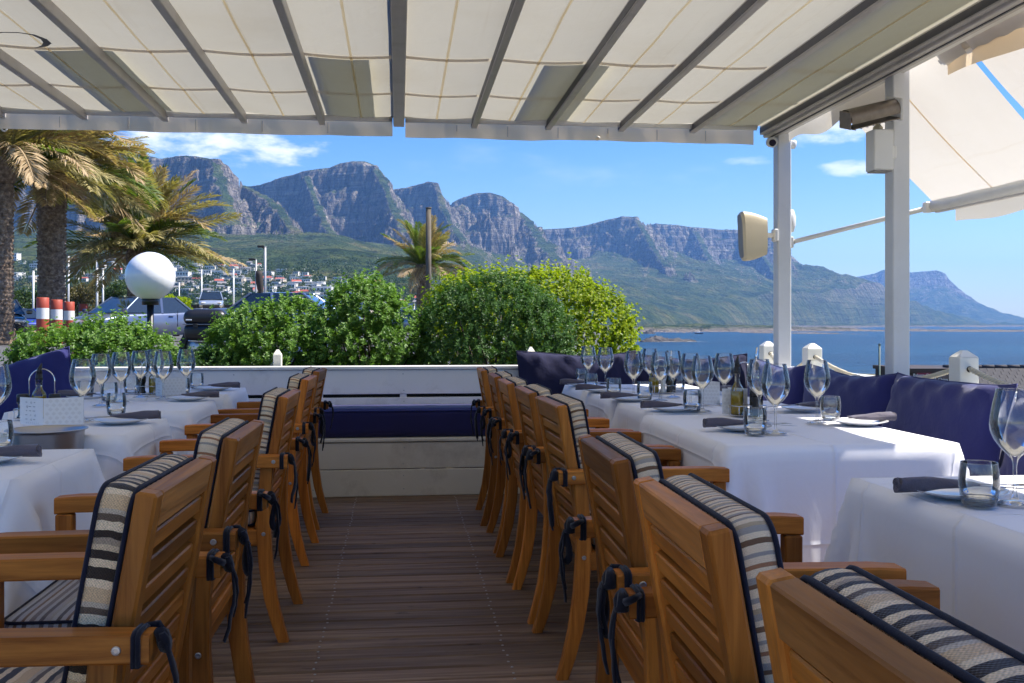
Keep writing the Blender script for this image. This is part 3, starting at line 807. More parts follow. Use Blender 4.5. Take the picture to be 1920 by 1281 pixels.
for i in range(1000):
    u = rs.uniform(-20, 800); v = rs.uniform(490, 585); d, z = col_visible_d(u, v)
    if 650 < d < 2600: p = at_d(u, v, d); cents.append((p.x, p.y, z + 2.5)); rads.append(rs.uniform(2.5, 6))
V, Fq = leaf_cloud(cents, rads, 60, 1.7, 3, .75)
tag(link('garden_vegetation', np_mesh('garden_vegetation', V, Fq, M['leaf_tree'])), 'dark green scrub and garden trees between the hillside houses', 'vegetation', kind='stuff')

# rocks, foam and boats in the bay
def rock(name, p, L, H, label, seed):
    mb = MB(); r_ = random.Random(seed); P = []
    for i in range(29):
        t = i / 28; row = []
        for j in range(13):
            s_ = j / 12; w = L * .16 * math.sin(math.pi * min(1, max(0, t))) ** .6 + .3
            zz = H * (math.sin(math.pi * t) ** .7) * (math.sin(math.pi * s_) ** .6) * (.55 + .45 * math.sin(t * 9 + seed) * math.cos(s_ * 5)) + r_.uniform(-.12, .12) * H
            row.append((p.x + (t - .5) * L + r_.uniform(-.1, .1), p.y + (s_ - .5) * 2 * w, SEA - .3 + max(0, zz) * (1 if 0 < j < 12 else 0)))
        P.append(row)
    mb.grid(P, False, flip=True); o = mb.build(name, M['rock']); tag(o, label, 'rock')
    mb = MB()
    for k in range(14):
        x = p.x + r_.uniform(-.5, .5) * L * 1.05; y = p.y - L * .17 - r_.uniform(0, 2.5); a, b_ = L * r_.uniform(.03, .09), r_.uniform(.5, 1.6)
        mb.add([(x + a * math.cos(q * .5236) * (1 + .2 * math.sin(q * 2.1)), y + b_ * math.sin(q * .5236), SEA + .12 + .012 * k) for q in range(12)], [tuple(range(12))])
    f = mb.build('foam', M['foam'], o)
    f['kind'] = 'stuff'
rock('sea_rock', at_z(1250, 641, SEA), 40, 4.6, 'long low rock ringed by white surf in the bay', 2)
rock('sea_rock', at_z(1216, 626, SEA), 17, 6.0, 'small dark rock farther out, towards the far shore', 5)
def boat(p, L, label):
    o = empty('boat', p, .1)
    mb = MB(); st = []
    for i in range(9):
        t = i / 8; x = (t - .5) * L; w = L * .13 * (1 - max(0, (t - .55) / .45) ** 2.2) + .02; sh = L * .06 * max(0, t - .3)
        st.append([(x, -w, L * .11 + sh), (x, -w * .8, 0), (x, 0, -L * .03), (x, w * .8, 0), (x, w, L * .11 + sh), (x, -w, L * .11 + sh)])
    mb.grid(st, False, flip=True); mb.build('hull', M['boat_dark'], o)
    mb = MB(); mb.box((-L * .08, 0, L * .18), (L * .36, L * .17, L * .15), L * .01); mb.build('cabin', M['boat_white'], o)
    mb = MB(); mb.box((L * .102, 0, L * .2), (L * .01, L * .15, L * .06)); mb.build('window', M['window_dark'], o)
    mb = MB(); mb.tube([(-L * .05, 0, L * .25), (-L * .05, 0, L * .45)], L * .008, 6); mb.build('mast', M['boat_white'], o)
    tag(o, label, 'boat')
boat(at_z(1311, 626.5, SEA) + Vector((0, 0, .2)), 10, 'small motor boat with a dark hull out in the bay')
def wake(u0, u1, v):
    mb = MB(); a, b = at_z(u0, v, SEA), at_z(u1, v, SEA); P = []
    for i in range(13):
        t = i / 12; p = a.lerp(b, t); w = (b - a).length * .018 * math.sin(math.pi * min(.95, t + .05)) ** .5 * (1 - .5 * t) + .2
        P.append([(p.x, p.y - w, SEA + .1), (p.x, p.y + w, SEA + .1)])
    mb.grid(P, flip=False)
    return mb
tag(wake(1343, 1385, 627).build('wake_foam', M['foam']), 'thin white wake streak on the blue bay', 'foam', kind='stuff')
tag(wake(1412, 1447, 641).build('wake_foam', M['foam']), 'white streak of surf beside the first awning post', 'foam', kind='stuff')
# ------------------------------------------------------------------ terrace: deck, benches, walls
deck = empty('deck_floor'); tag(deck, kind='structure')
PITCH = .115; mb = MB(); mb.box((0, 0, 0), (6.3, PITCH - .010, .03), .006); bm_ = mb.mesh('deck_board', M['deck'])
nb = 0; yb = -.62
while yb < 6.79:
    o = link('deck_board', bm_, deck, (-.3 + .01 * random.uniform(-1, 1), yb + PITCH / 2, -.015 - random.uniform(0, .0025)))
    o.rotation_euler = (0, 0, random.uniform(-.0006, .0006)); yb += PITCH; nb += 1
mb = MB(); mb.box((-.3, 3.1, -.2), (6.4, 7.6, .3)); mb.build('deck_joists', M['slot_dark'], deck)
mb = MB(); yb = -.62
while yb < 6.79:
    for X0 in (-1.62, -.95, -.284, .378, 1.04, 1.7):
        for dy in (.026, .088):
            if random.random() < .9: mb.lathe([(0, .0016), (.0042, .0016), (.0052, .0002)], 7, (X0 + random.uniform(-.006, .006), yb + dy + random.uniform(-.004, .004), 0.0005))
    yb += PITCH
o = mb.build('screw_heads', M['bolt'], deck); o['kind'] = 'stuff'

# pale paving added behind the camera to bounce sun under the awning
mb = MB(); mb.box((-.3, -4.6, -.06), (9.5, 7.9, .1)); tag(mb.build('bounce_paving', M['kerb']), kind='structure')
bench = empty('bench', (0, 6.82, 0))
tag(bench, 'built-in white plank bench across the end of the aisle', 'bench')
def board(name, x0, x1, y0, y1, z0, z1, mat, par, bev=.004):
    mb = MB(); mb.box(((x0 + x1) / 2, (y0 + y1) / 2, (z0 + z1) / 2), (abs(x1 - x0), abs(y1 - y0), abs(z1 - z0)), bev)
    o = mb.build(name, mat, par)
    if par is not None: o.matrix_parent_inverse = par.matrix_world.inverted() if False else Matrix.Translation(-Vector(par.location))
    return o
XL, XR = -3.4, 2.08
board('plank', XL, XR, 6.820, 6.845, 0.0, .181, M['cream_paint'], bench)
board('plank', XL, XR, 6.822, 6.847, .187, .364, M['cream_paint'], bench)
board('seat_board', XL, XR, 6.812, 7.26, .370, .394, M['cream_paint'], bench)
board('plank', XL, XR, 7.262, 7.286, .396, .640, M['white_paint'], bench)
board('plank', XL, XR + .65, 7.260, 7.284, .664, .840, M['white_paint'], bench)
board('cap_rail', XL, XR + .68, 7.235, 7.335, .843, .868, M['white_paint'], bench)
board('backing_board', XL, XR + .6, 7.31, 7.33, .30, .84, M['slot_dark'], bench)
for k in range(-5, 4): board('spacer', .6 * k + .006, .6 * k + .056, 7.268, 7.3, .638, .668, M['white_paint'], bench)

mb = MB(); rr_ = random.Random(6)
for zz, yy in ((.05, 6.8195), (.14, 6.8195), (.22, 6.8215), (.33, 6.8215), (.43, 7.2615), (.61, 7.2615), (.69, 7.2595), (.81, 7.2595)):
    for k in range(-5, 4):
        x_ = .6 * k + .031 + rr_.uniform(-.006, .006)
        if x_ < 1.9: mb.tube([(x_, yy - 6.82 + .0005, zz), (x_, yy - 6.82 - .0012, zz)], .0045, 8)
o = mb.build('screw_heads', M['bolt'], bench); o['kind'] = 'stuff'
def soft_box(x0, x1, y0, y1, z0, z1, r=.05, n=10, bulge=.012, seed=0, nx=None):
    """cushion slab: rounded box grid with slight bulge"""
    r_ = random.Random(seed); mb = MB(); cx, cy_, cz = (x0 + x1) / 2, (y0 + y1) / 2, (z0 + z1) / 2
    hx, hy, hz = (x1 - x0) / 2, (y1 - y0) / 2, (z1 - z0) / 2
    bm = bmesh.new(); bmesh.ops.create_cube(bm, size=2)
    bmesh.ops.subdivide_edges(bm, edges=bm.edges[:], cuts=n, use_grid_fill=True)
    for v in bm.verts:
        p = v.co.copy(); q = Vector((p.x * hx, p.y * hy, p.z * hz))
        c = Vector((max(-hx + r, min(hx - r, q.x)), max(-hy + r, min(hy - r, q.y)), max(-hz + r, min(hz - r, q.z)))); d = q - c
        if d.length > 1e-6:
            q = c + d.normalized() * min(r, d.length if max(abs(d.x), abs(d.y), abs(d.z)) < r * .999 else r)
        b = bulge * (1 - p.x ** 4) * (1 - p.y ** 4) * (1 - p.z ** 4 * .0)
        if abs(p.z) > .98: q.z += math.copysign(b, p.z)
        v.co = q + Vector((cx, cy_, cz))
    vs = [v.co.copy() for v in bm.verts]; bm.verts.index_update(); fs = [[v.index for v in f.verts] for f in bm.faces]
    bm.free(); mb.add(vs, fs, True); return mb
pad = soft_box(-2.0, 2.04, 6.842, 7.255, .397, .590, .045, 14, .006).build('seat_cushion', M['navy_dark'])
tag(pad, 'long navy seat pad on the white bench at the end of the aisle', 'cushion')
mb = MB(); mb.tube([(-1.99, 6.846, .578), (2.03, 6.846, .578)], .006, 6); mb.build('piping', M['navy'], pad)

sb = empty('bench', (2.4, 3.5, 0)); tag(sb, 'white built-in side bench beside the sea under the navy cushions', 'bench')
board('seat_board', 2.1, 2.72, .2, 7.25, .37, .394, M['cream_paint'], sb)
for k in range(2): board('plank', 2.1, 2.125, .2, 7.25, .01 + .18 * k, .185 + .18 * k, M['cream_paint'], sb)
board('plank', 2.70, 2.722, .2, 7.2, .40, .83, M['white_paint'], sb)
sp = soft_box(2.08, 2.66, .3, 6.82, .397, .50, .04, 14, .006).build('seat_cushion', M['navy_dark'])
tag(sp, 'long navy seat pad on the side bench behind the tables', 'cushion')
low = empty('low_wall', (2.8, 3.5, 0)); tag(low, 'low white timber wall carrying the rope fence by the sea', 'wall')
board('wall_panel', 2.735, 2.99, .2, 7.95, -2.6, .81, M['white_paint'], low); board('cap_rail', 2.725, 3.02, .15, 8.0, .813, .842, M['bollard_paint'], low)

# navy scatter cushions
def pillow(name, c, w, h, th, rz, lean, label, seed, mat='navy', group='navy back cushions along the benches', roll=0.0):
    """w along local x, h along local z, lies against local +y"""
    r_ = np.random.RandomState(seed); n = 25; mb = MB(); fr = []; bk = []
    ph = r_.rand(8) * 6
    for i in range(n):
        a = []; b = []
        for j in range(n):
            s, t = -1 + 2 * i / (n - 1), -1 + 2 * j / (n - 1)
            e = (max(0, 1 - abs(s) ** 2.6) * max(0, 1 - abs(t) ** 2.6)) ** .42
            pin = 1 - .07 * (1 - abs(s)) ** .7 * abs(t) ** 3 ; pin2 = 1 - .05 * (1 - abs(t)) ** .7 * abs(s) ** 3
            x, z = s * w / 2 * pin2, t * h / 2 * pin
            sag = -.035 * h * (1 - s * s) * (1 if t > 0 else 0) * abs(t) ** 2 * (1.0 + .8 * math.sin(ph[0] + s * 2))
            wr = 1.6 * (.010 * math.sin(9 * s + 5 * t + ph[1]) * (1 - e) + .012 * math.sin(14 * s - 4 * t + ph[2]) * abs(t) ** 2 + .006 * math.sin(23 * s + 9 * t + ph[3]) * abs(t))
            dth = th / 2 * e
            a.append((x, -dth + wr * min(1, e * 3), z + sag)); b.append((x, dth, z + sag))
        fr.append(a); bk.append(b)
    mb.grid(fr, True, flip=True); mb.grid(bk, True)
    for i in range(n - 1):
        pass
    o = mb.build(name, M[mat], None, c, Euler((lean, roll, rz), 'XYZ'))
    tag(o, label, 'cushion', group)
    # seam cord around the edge
    mb2 = MB(); m_ = n - 1
    ring = [fr[i][0] for i in range(n)] + [fr[m_][j] for j in range(1, n)] + [fr[i][m_] for i in range(m_ - 1, -1, -1)] + [fr[0][j] for j in range(m_ - 1, 0, -1)]
    mb2.loop_tube(ring, .005, 5); mb2.build('seam_cord', M[mat], o)
    return o
# along the sea side (fronts face the tables, -x): local y+ -> +x  => rz = -90 deg
for i, (y0, y1, ztop, lab) in enumerate(((6.10, 7.02, .92, 'navy cushion on the side bench nearest the first awning post'), (5.0, 6.04, .915, 'navy cushion behind the wine glass, between the two awning posts'),
                                        (3.98, 4.97, .92, 'large creased navy cushion in front of the second awning post'), (2.92, 3.94, .90, 'navy cushion at the picture edge behind the nearest wine glass'))):
    h = .46; pillow('back_cushion', (2.56, (y0 + y1) / 2, ztop - h / 2), y1 - y0 + .03, h, .19, R(-90), R(-13), lab, 11 + i)
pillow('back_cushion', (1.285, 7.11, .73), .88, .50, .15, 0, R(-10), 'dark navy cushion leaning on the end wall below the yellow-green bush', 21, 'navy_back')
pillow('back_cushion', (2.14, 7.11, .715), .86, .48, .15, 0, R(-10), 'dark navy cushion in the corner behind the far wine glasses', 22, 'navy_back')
pillow('back_cushion', (2.58, 3.3, .96), .5, .3, .14, R(-75), R(-30), 'small navy cushion lying on top of the others at the picture edge', 24)
pillow('back_cushion', (-2.60, 7.04, .68), .86, .50, .24, 0, R(-12), 'crumpled navy cushion beside the oil bottle, against the hedge', 23, roll=R(-13))

# white awning posts
for (y, lab) in ((7.05, 'white square awning post carrying the cream loudspeaker'), (5.35, 'white square awning post carrying the heater')):
    p = empty('awning_post', (2.80, y, 0)); tag(p, lab, 'post', 'white awning posts')
    mb = MB(); mb.box((0, 0, 1.21), (.1, .1, 2.80), .006); mb.build('shaft', M['post_paint'], p)
    mb = MB(); mb.box((0, 0, .85), (.15, .15, .012), .003)
    for sx in (-1, 1):
        for sy in (-1, 1): mb.lathe([(0, .012), (.007, .012), (.008, .006)], 6, (sx * .06, sy * .06, .85))
    mb.build('base_plate', M['post_paint'], p)

# rope fence
rope_posts = [(2.9, 2.9), (2.9, 4.85), (2.9, 6.75), (2.9, 7.60)]
def rope_post(x, y, z0, z1, w, label, rz=0.0):
    o = empty('rope_post', (x, y, z0), rz); tag(o, label, 'post', 'white pyramid-topped rope posts')
    h = z1 - z0; mb = MB(); mb.box((0, 0, (h - .035) / 2), (w, w, h - .035), .004); mb.build('shaft', M['bollard_paint'], o)
    mb = MB(); a = w / 2 - .002; t = w * .12; zz = h - .0345
    mb.add([(-a, -a, zz), (a, -a, zz), (a, a, zz), (-a, a, zz), (-t, -t, h), (t, -t, h), (t, t, h), (-t, t, h)], [(0, 1, 5, 4), (1, 2, 6, 5), (2, 3, 7, 6), (3, 0, 4, 7), (4, 5, 6, 7)])
    mb.build('cap', M['bollard_paint'], o)
    mb = MB(); mb.tube([(0, -w * .52, h * .5), (0, w * .52, h * .5)], .016, 10); mb.build('rope_hole', M['slot_dark'], o)
for (x, y), lab in zip(rope_posts, ('white rope post out past the nearest cushions', 'white rope post with the rope hole showing, beside the shingle roof', 'white rope post behind the tall wine glass', 'white rope post half hidden behind the loudspeaker post')):
    rope_post(x, y, .843, 1.035, .105, lab)
rope_post(-.88, 7.42, .0, .985, .06, 'white rope post in the hedge, small and plain, left of the aisle')
rope_post(.985, 7.42, .0, 1.0, .06, 'white rope post in the hedge next to the end-wall cushion')
def rope(a, b, sag, label):
    mb = MB(); n = 40; a, b = Vector(a), Vector(b); pts = []
    core = []
    for i in range(n + 1):
        t = i / n; p = a.lerp(b, t); p.z -= sag * 4 * t * (1 - t); core.append(p)
    # three twisted strands
    L = (b - a).length
    for k in range(3):
        q = []
        for i in range(n * 4 + 1):
            t = i / (n * 4); p = a.lerp(b, t); p.z -= sag * 4 * t * (1 - t); th = t * L * 2 * math.pi / .07 + k * 2.094
            q.append(p + Vector((math.cos(th) * .0075, 0, math.sin(th) * .0075)))
        mb.tube(q, .0085, 5)
    o = mb.build('rope', M['rope']); tag(o, label, 'rope', 'fence ropes')
for (i, lab) in ((0, 'thick pale rope running towards the picture edge'), (1, 'thick pale rope sagging between the two middle rope posts'), (2, 'thick pale rope behind the loudspeaker post')):
    (x0, y0), (x1, y1) = rope_posts[i], rope_posts[i + 1]
    rope((x0, y0 + .06, .94), (x1, y1 - .06, .94), .115, lab)

# ------------------------------------------------------------------ main awning
AY = 7.07; AY0 = .2  # canvas cut short near the camera to let fill light in
def AZ(y): return 2.565 + .0105 * (AY - y)
BP = .533; rnd = random.Random(3)
def rail(x, par, w=.042, h=.064, y0=.2, name='rafter'):
    mb = MB(); mb.beam((x, y0, AZ(y0) + h / 2), (x, AY + .02, AZ(AY) + h / 2), w, h, .004); o = mb.build(name, M['rail_metal'], par)
    mb = MB(); mb.beam((x + .001 - w / 2, y0, AZ(y0) + h * .48), (x + .001 - w / 2, AY + .015, AZ(AY) + h * .48), .006, h * .62); mb.build('side_shade', M['rail_dark'], o)  # dark strip paints the shade on the side away from the sun
    mb = MB(); mb.box((x, AY + .0225, AZ(AY) + h / 2), (w * .9, .004, h * .9)); mb.build('end_cap', M['alu_white'], o)
    return o
def bay(x0, x1, par, seed):
    r_ = np.random.RandomState(seed); nx, ny = 11, 60; P = []; ph = r_.rand(4) * 6
    def zf(s, y):
        bt = min(abs(y - 5.52), abs(y - 6.36))
        sg = -.012 * math.sin(math.pi * s) - .004 * math.sin(math.pi * s) * abs(math.sin(math.pi * (y - 5.52) / .84)) + .0015 * math.sin(9 * y + ph[0] + 3 * s)
        return AZ(y) + .0615 + sg
    for i in range(nx):
        s = i / (nx - 1); P.append([(x0 + .006 + (x1 - x0 - .012) * s, AY0 + (AY - AY0) * j / (ny - 1), zf(s, AY0 + (AY - AY0) * j / (ny - 1))) for j in range(ny)])
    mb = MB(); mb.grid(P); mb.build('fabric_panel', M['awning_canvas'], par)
    # centre seam, rain-stained
    xm = (x0 + x1) / 2 + r_.uniform(-.03, .03); mb = MB(); s = (xm - x0) / (x1 - x0)
    mb.grid([[(xm + dx, AY0 + (AY - AY0) * j / 119, zf(s, AY0 + (AY - AY0) * j / 119) - .003) for j in range(120)] for dx in (-.007, .007)])
    mb.build('seam', M['seam_canvas'], par)
    return zf
canvas('seam_canvas', (.60, .53, .41), (.97, .86, .66), .84, .5)
awn = []
for side, ks, lab in ((0, range(-6, 0), 'cream canvas awning with grey rafters over the tables nearest the palms'), (1, range(0, 5), 'cream canvas awning with grey rafters on the sea side of the gap')):
    a = empty('awning', (0, 0, 0)); tag(a, lab, 'awning', 'cream canvas awnings overhead'); awn.append(a)
    zfs = {}
    for k in ks:
        x0, x1 = BP * k, BP * (k + 1)
        zfs[k] = bay(x0, x1, a, 40 + k)
        for yb in (5.52, 6.36):
            mb = MB(); mb.grid([[(x0 + .02 + (x1 - x0 - .04) * i / 10, yb + dy, zfs[k](i / 10, yb) + .022) for dy in (-.026, .026)] for i in range(11)]); mb.build('batten_pocket', M['valance'], a)
        rail(BP * k if side == 0 else BP * (k + 1), a)
    if side == 1: rail(0.0, a, .075, .085)
    # added strips above the canvas throw the shade of unseen roof structure
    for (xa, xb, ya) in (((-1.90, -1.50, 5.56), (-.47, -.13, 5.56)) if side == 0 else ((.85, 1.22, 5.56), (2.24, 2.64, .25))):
        mb = MB(); mb.grid([[(xa + (xb - xa) * i / 6, ya + (AY - .03 - ya) * j / 12, AZ(ya + (AY - .03 - ya) * j / 12) + .100) for j in range(13)] for i in range(7)]); mb.build('added_shade_strip', M['shade_strip'], a)
    # front tube and hanging valance
    xa, xb = (-3.2, -.045) if side == 0 else (.045, 2.60)
    mb = MB(); mb.tube([(xa, AY - .03, AZ(AY) + .052), (xb, AY - .03, AZ(AY) + .052)], .03, 10); mb.build('front_tube', M['alu_white'], a)
    mb = MB(); n = 120; r_ = np.random.RandomState(side + 2); lows = np.interp(np.linspace(0, 1, n), np.linspace(0, 1, 15), r_.rand(15)); P = []
    for i in range(n):
        x = xa + (xb - xa) * i / (n - 1); row = []
        for j in range(6):
            t = j / 5; row.append((x, AY + .028 + .006 * math.sin(7 * x + side) * t + .002 * math.sin(29 * x) * t, AZ(AY) + .040 - t * (.104 + .012 * lows[i])))
        P.append(row)
    mb.grid(P); v_ = mb.build('valance', M['valance'], a)
    for k in range(1, 7):
        x = xa + (xb - xa) * k / 7; mb = MB(); mb.box((x, AY + .0265, AZ(AY) - .015), (.006, .003, .075)); mb.build('valance_seam', M['rail_metal'], v_)
# printed mark on the canvas, seen from below, and a torn tag on the valance
pts = [at_d(u_, v_, 1867 * (2.645 - 1.17) / (608 - v_)) for u_, v_ in ((-70, 62), (-30, 55), (5, 51.5), (35, 52), (62, 56), (82, 64), (89, 71), (84, 76), (75, 78.5), (66, 79.5))]; wd = [.012, .012, .014, .016, .022, .032, .04, .03, .016, .004]
mb = MB(); P = []
for i, (p_, w_) in enumerate(zip(pts, wd)):
    d_ = (pts[min(i + 1, 9)] - pts[max(i - 1, 0)]); n_ = Vector((-d_.y, d_.x, 0)).normalized() * w_ / 2
    zz = AZ(p_.y) + .0615 - .026; P.append([(p_.x + n_.x, p_.y + n_.y, zz), (p_.x - n_.x, p_.y - n_.y, zz)])
mb.grid(P); mb.build('printed_mark', M['rail_dark'], awn[0])
p_ = at_y(1119, 259, AY + .03); mb = MB(); mb.add([(p_.x - .03, p_.y, p_.z + .03), (p_.x - .01, p_.y - .01, p_.z), (p_.x + .0, p_.y, p_.z - .025), (p_.x + .02, p_.y - .012, p_.z), (p_.x + .04, p_.y, p_.z + .02), (p_.x, p_.y - .01, p_.z + .012)], [(0, 1, 5), (1, 2, 5), (2, 3, 5), (3, 4, 5)]); mb.build('torn_tag', M['white_plastic'], awn[1])
# side rail on the sea side
rl = empty('awning_side_rail', (2.72, 3, 0)); tag(rl, 'long pale grey side rail of the awning over the two posts', 'rail')
def sub(mb, name, mat, par): o = mb.build(name, mat, par); o.matrix_parent_inverse = Matrix.Translation(-Vector(par.location)); return o
mb = MB(); mb.beam((2.715, .2, AZ(.2) + .03), (2.715, AY + .03, AZ(AY) + .03), .085, .10, .005); sub(mb, 'inner_profile', M['rail_metal'], rl)
mb = MB(); mb.beam((2.79, .2, AZ(.2) + .055), (2.79, AY + .03, AZ(AY) + .055), .055, .12, .005); sub(mb, 'outer_profile', M['alu_white'], rl)
mb = MB(); mb.beam((2.715, .2, AZ(.2) - .022), (2.715, AY + .02, AZ(AY) - .022), .012, .006); sub(mb, 'groove', M['rail_dark'], rl)
mb = MB(); P = []
for i in range(50):
    y = 5.42 + 1.6 * i / 49
    P.append([(2.835 + .012 * math.sin(7 * y + t) * t, y, AZ(y) + .06 - t * (.17 + .02 * math.sin(9 * y) - .05 * (i / 49) ** 2)) for t in (0, .25, .5, .75, 1)])
mb.grid(P); sub(mb, 'hanging_flap', M['side_canvas'], rl)

# sea-side drop awning
sa = empty('side_awning', (2.86, 5.0, 2.3)); tag(sa, 'white sloping side awning stretched out towards the sea', 'awning')
def SP(t, y): return Vector((2.87 + .70 * t, y, 2.67 - .70 * t - .025 * math.sin(math.pi * t)))
def side_panel(y0, y1):
    mb = MB(); P = [[SP(i / 14, y0 + (y1 - y0) * j / 24) + Vector((0, 0, .006 * math.sin(j * .9 + i * .5))) for j in range(25)] for i in range(15)]
    mb.grid(P); sub(mb, 'fabric_panel', M['side_canvas'], sa)
side_panel(4.90, 6.30); side_panel(4.30, 4.84)
for y in (5.62, 5.0 - .0):
    if y == 5.0: continue
    mb = MB(); mb.grid([[SP(i / 14, y + dy) + Vector((0, 0, -.004)) for dy in (-.008, .008)] for i in range(15)]); sub(mb, 'seam', M['valance'], sa)
mb = MB(); mb.tube([(3.57, 4.2, 1.965), (3.57, 6.34, 1.965)], .042, 14); sub(mb, 'front_bar', M['alu_white'], sa)
mb = MB(); mb.box((3.575, 5.25, 1.93), (.03, 2.1, .03), .004); sub(mb, 'bar_lip', M['rail_metal'], sa)
mb = MB(); mb.grid([[(3.60 + .01 * math.sin(6 * y), y, 1.95 - t * (.12 + .01 * math.sin(8 * y))) for t in (0, .5, 1)] for y in [4.25 + 1.85 * i / 40 for i in range(41)]]); sub(mb, 'valance', M['side_canvas'], sa)
mb = MB(); mb.tube([(2.875, 7.04, 1.775), (3.55, 6.32, 1.955)], .017, 10); sub(mb, 'drop_arm', M['alu_white'], sa)
mb = MB(); mb.box((2.862, 7.04, 1.77), (.022, .06, .08), .004); mb.lathe([(0, .02), (.012, .02), (.012, -.02)], 10, (2.88, 7.04, 1.775)); sub(mb, 'arm_bracket', M['alu_white'], sa)
mb = MB(); mb.box((3.53, 6.335, 1.955), (.05, .05, .07), .006); sub(mb, 'arm_joint', M['alu_white'], sa)

# rolled-up blind under the rail
rb = empty('roller_blind', (2.93, 4.3, 2.6)); tag(rb, 'rolled-up off-white blind hanging at the top corner beside the rail', 'blind')
mb = MB(); mb.tube([(2.95, 3.3, 2.66), (2.95, 5.12, 2.64)], .033, 12); sub(mb, 'tube', M['side_canvas'], rb)
mb = MB(); mb.grid([[(2.952 + .02 * math.sin(5 * y) * t, y, 2.65 - t * (.15 - .02 * math.sin(4 * y))) for t in (0, .33, .66, 1)] for y in [3.3 + 1.8 * i / 40 + .0 for i in range(41)]]); sub(mb, 'lower_flap', M['valance'], rb)
mb = MB(); mb.grid([[(2.94 - .05 * t, y, 2.66 + t * .22 + .008 * math.sin(9 * y)) for t in (0, .33, .66, 1)] for y in [3.3 + 1.79 * i / 40 for i in range(41)]]); sub(mb, 'upper_flap', M['valance'], rb)
mb = MB(); mb.lathe([(0, .012), (.010, .012), (.010, -.012), (0, -.012)], 10, (2.95, 5.13, 2.625)); sub(mb, 'end_pin', M['bolt'], rb)

# things on the posts
h = empty('patio_heater', (2.74, 5.27, 2.37)); tag(h, 'slanted infrared patio heater on the second awning post', 'heater')
Mh = Euler((R(18), R(-15), R(14)), 'XYZ').to_matrix()
def hb(c, d, name, mat, bev=.004, par=h):
    mb = MB(); mb.box(Mh @ Vector(c), d, bev, Mh); return mb.build(name, mat, par)
mb = MB(); prof = []
for i in range(9):
    th = R(-20 + 220 * i / 8); prof.append((math.cos(th) * .052, math.sin(th) * .058))
P = [[Mh @ Vector((x, p[0], p[1])) for p in prof] for x in (-.34, 0)]
mb.grid(P, True, flip=True); mb.build('hood', M['heater_grid'], h)
hb((-.17, -.012, -.045), (.33, .085, .006), 'grille', M['heater_grid'], .001)
for k in range(8): hb((-.32 + k * .043, -.012, -.051), (.004, .09, .004), 'grille_bar', M['steel'], 0)
mb = MB(); mb.tube([Mh @ Vector((-.33, -.01, -.012)), Mh @ Vector((-.01, -.01, -.012))], .010, 8); mb.build('heating_tube', M['heater_tube'], h)
hb((.006, 0, 0), (.016, .125, .125), 'end_cap', M['white_plastic'], .02); hb((-.343, 0, 0), (.008, .09, .095), 'end_cap', M['heater_grid'], .02)
mb = MB(); mb.tube([(.01, .0, .0), (.05, .05, .01)], .013, 8); mb.build('bracket', M['alu_white'], h)
j = empty('wall_light', (2.69, 5.30, 2.02)); tag(j, 'boxy off-white wall light on the second awning post', 'wall light')
mb = MB(); mb.box((-.03, -.02, .115), (.115, .105, .225), .006); mb.build('housing', M['white_plastic'], j)
mb = MB(); mb.box((-.03, -.0, .245), (.05, .06, .05), .02); mb.build('top_knob', M['cream_plastic'], j)
mb = MB(); mb.box((.045, 0, .11), (.05, .05, .07), .004); mb.build('bracket', M['white_plastic'], j)
mb = MB(); mb.box((-.03, -.02, -.002), (.1, .09, .006)); mb.build('diffuser', M['grille'], j)
s = empty('loudspeaker', (2.72, 7.02, 1.63)); tag(s, 'cream outdoor loudspeaker mounted on the first awning post', 'loudspeaker')
mb = MB(); st = []
for i in range(9):
    t = i / 8; x = -.06 - .17 * t; hh = .135 + .045 * math.sin(t * 1.57) ; w = .10 + .03 * t; st.append([(x - .012 * math.sin(math.pi * q / 12) * t, w * math.copysign(abs(math.cos(q * math.pi / 12)) ** .45, math.cos(q * math.pi / 12)) * .5 * 1.0, .18 + hh * math.copysign(abs(math.sin(q * math.pi / 12)) ** .5, math.sin(q * math.pi / 12))) for q in range(25)])
mb.grid(st, True); b_ = st[0]; mb.add(b_[:-1], [tuple(range(24))]); mb.build('cabinet', M['cream_plastic'], s)
mb = MB(); front = st[-1][:-1]; cen = (st[-1][0][0] - .03, 0, .18)
ring = [(p[0] - .018, p[1] * .8, .18 + (p[2] - .18) * .88) for p in front]
mb.add(front + ring, [(i, (i + 1) % 24, 24 + (i + 1) % 24, 24 + i) for i in range(24)], True); mb.build('bezel', M['cream_plastic'], s)
mb = MB(); mb.add(ring + [cen], [(i, (i + 1) % 24, 24) for i in range(24)], True); mb.build('grille', M['grille'], s)
mb = MB(); mb.box((-.03, 0, .19), (.09, .03, .035), .004); mb.box((.012, 0, .19), (.03, .07, .09), .006); mb.build('bracket', M['white_plastic'], s)
c = empty('security_camera', (2.70, 7.0, 2.50)); tag(c, 'small white security camera under the awning corner', 'camera')
mb = MB(); mb.tube([(.0, .02, .0), (-.02, -.07, -.02)], .036, 14); mb.build('housing', M['white_plastic'], c)
mb = MB(); mb.tube([(-.0205, -.0705, -.0202), (-.0222, -.078, -.0224)], .025, 14); mb.build('lens', M['lens_dark'], c)
mb = MB(); mb.tube([(0, .02, 0), (.06, .04, .0)], .016, 8); mb.build('mount', M['white_plastic'], c)
c = empty('security_camera', (2.875, 7.05, 2.49)); tag(c, 'round white camera dome on the sea side of the first post', 'camera')
mb = MB(); mb.lathe([(0, -.03), (.02, -.028), (.032, -.01), (.034, .01), (.03, .03), (0, .03)], 14); mb.build('dome', M['white_plastic'], c)
mb = MB(); mb.box((-.014, 0, .0), (.03, .03, .03), .003); mb.build('mount', M['white_plastic'], c)
c = empty('speaker_back', (2.86, 7.06, 1.93)); tag(c, 'rounded white speaker back peeking out behind the first post', 'lamp')  # rounded back of a half-hidden second speaker
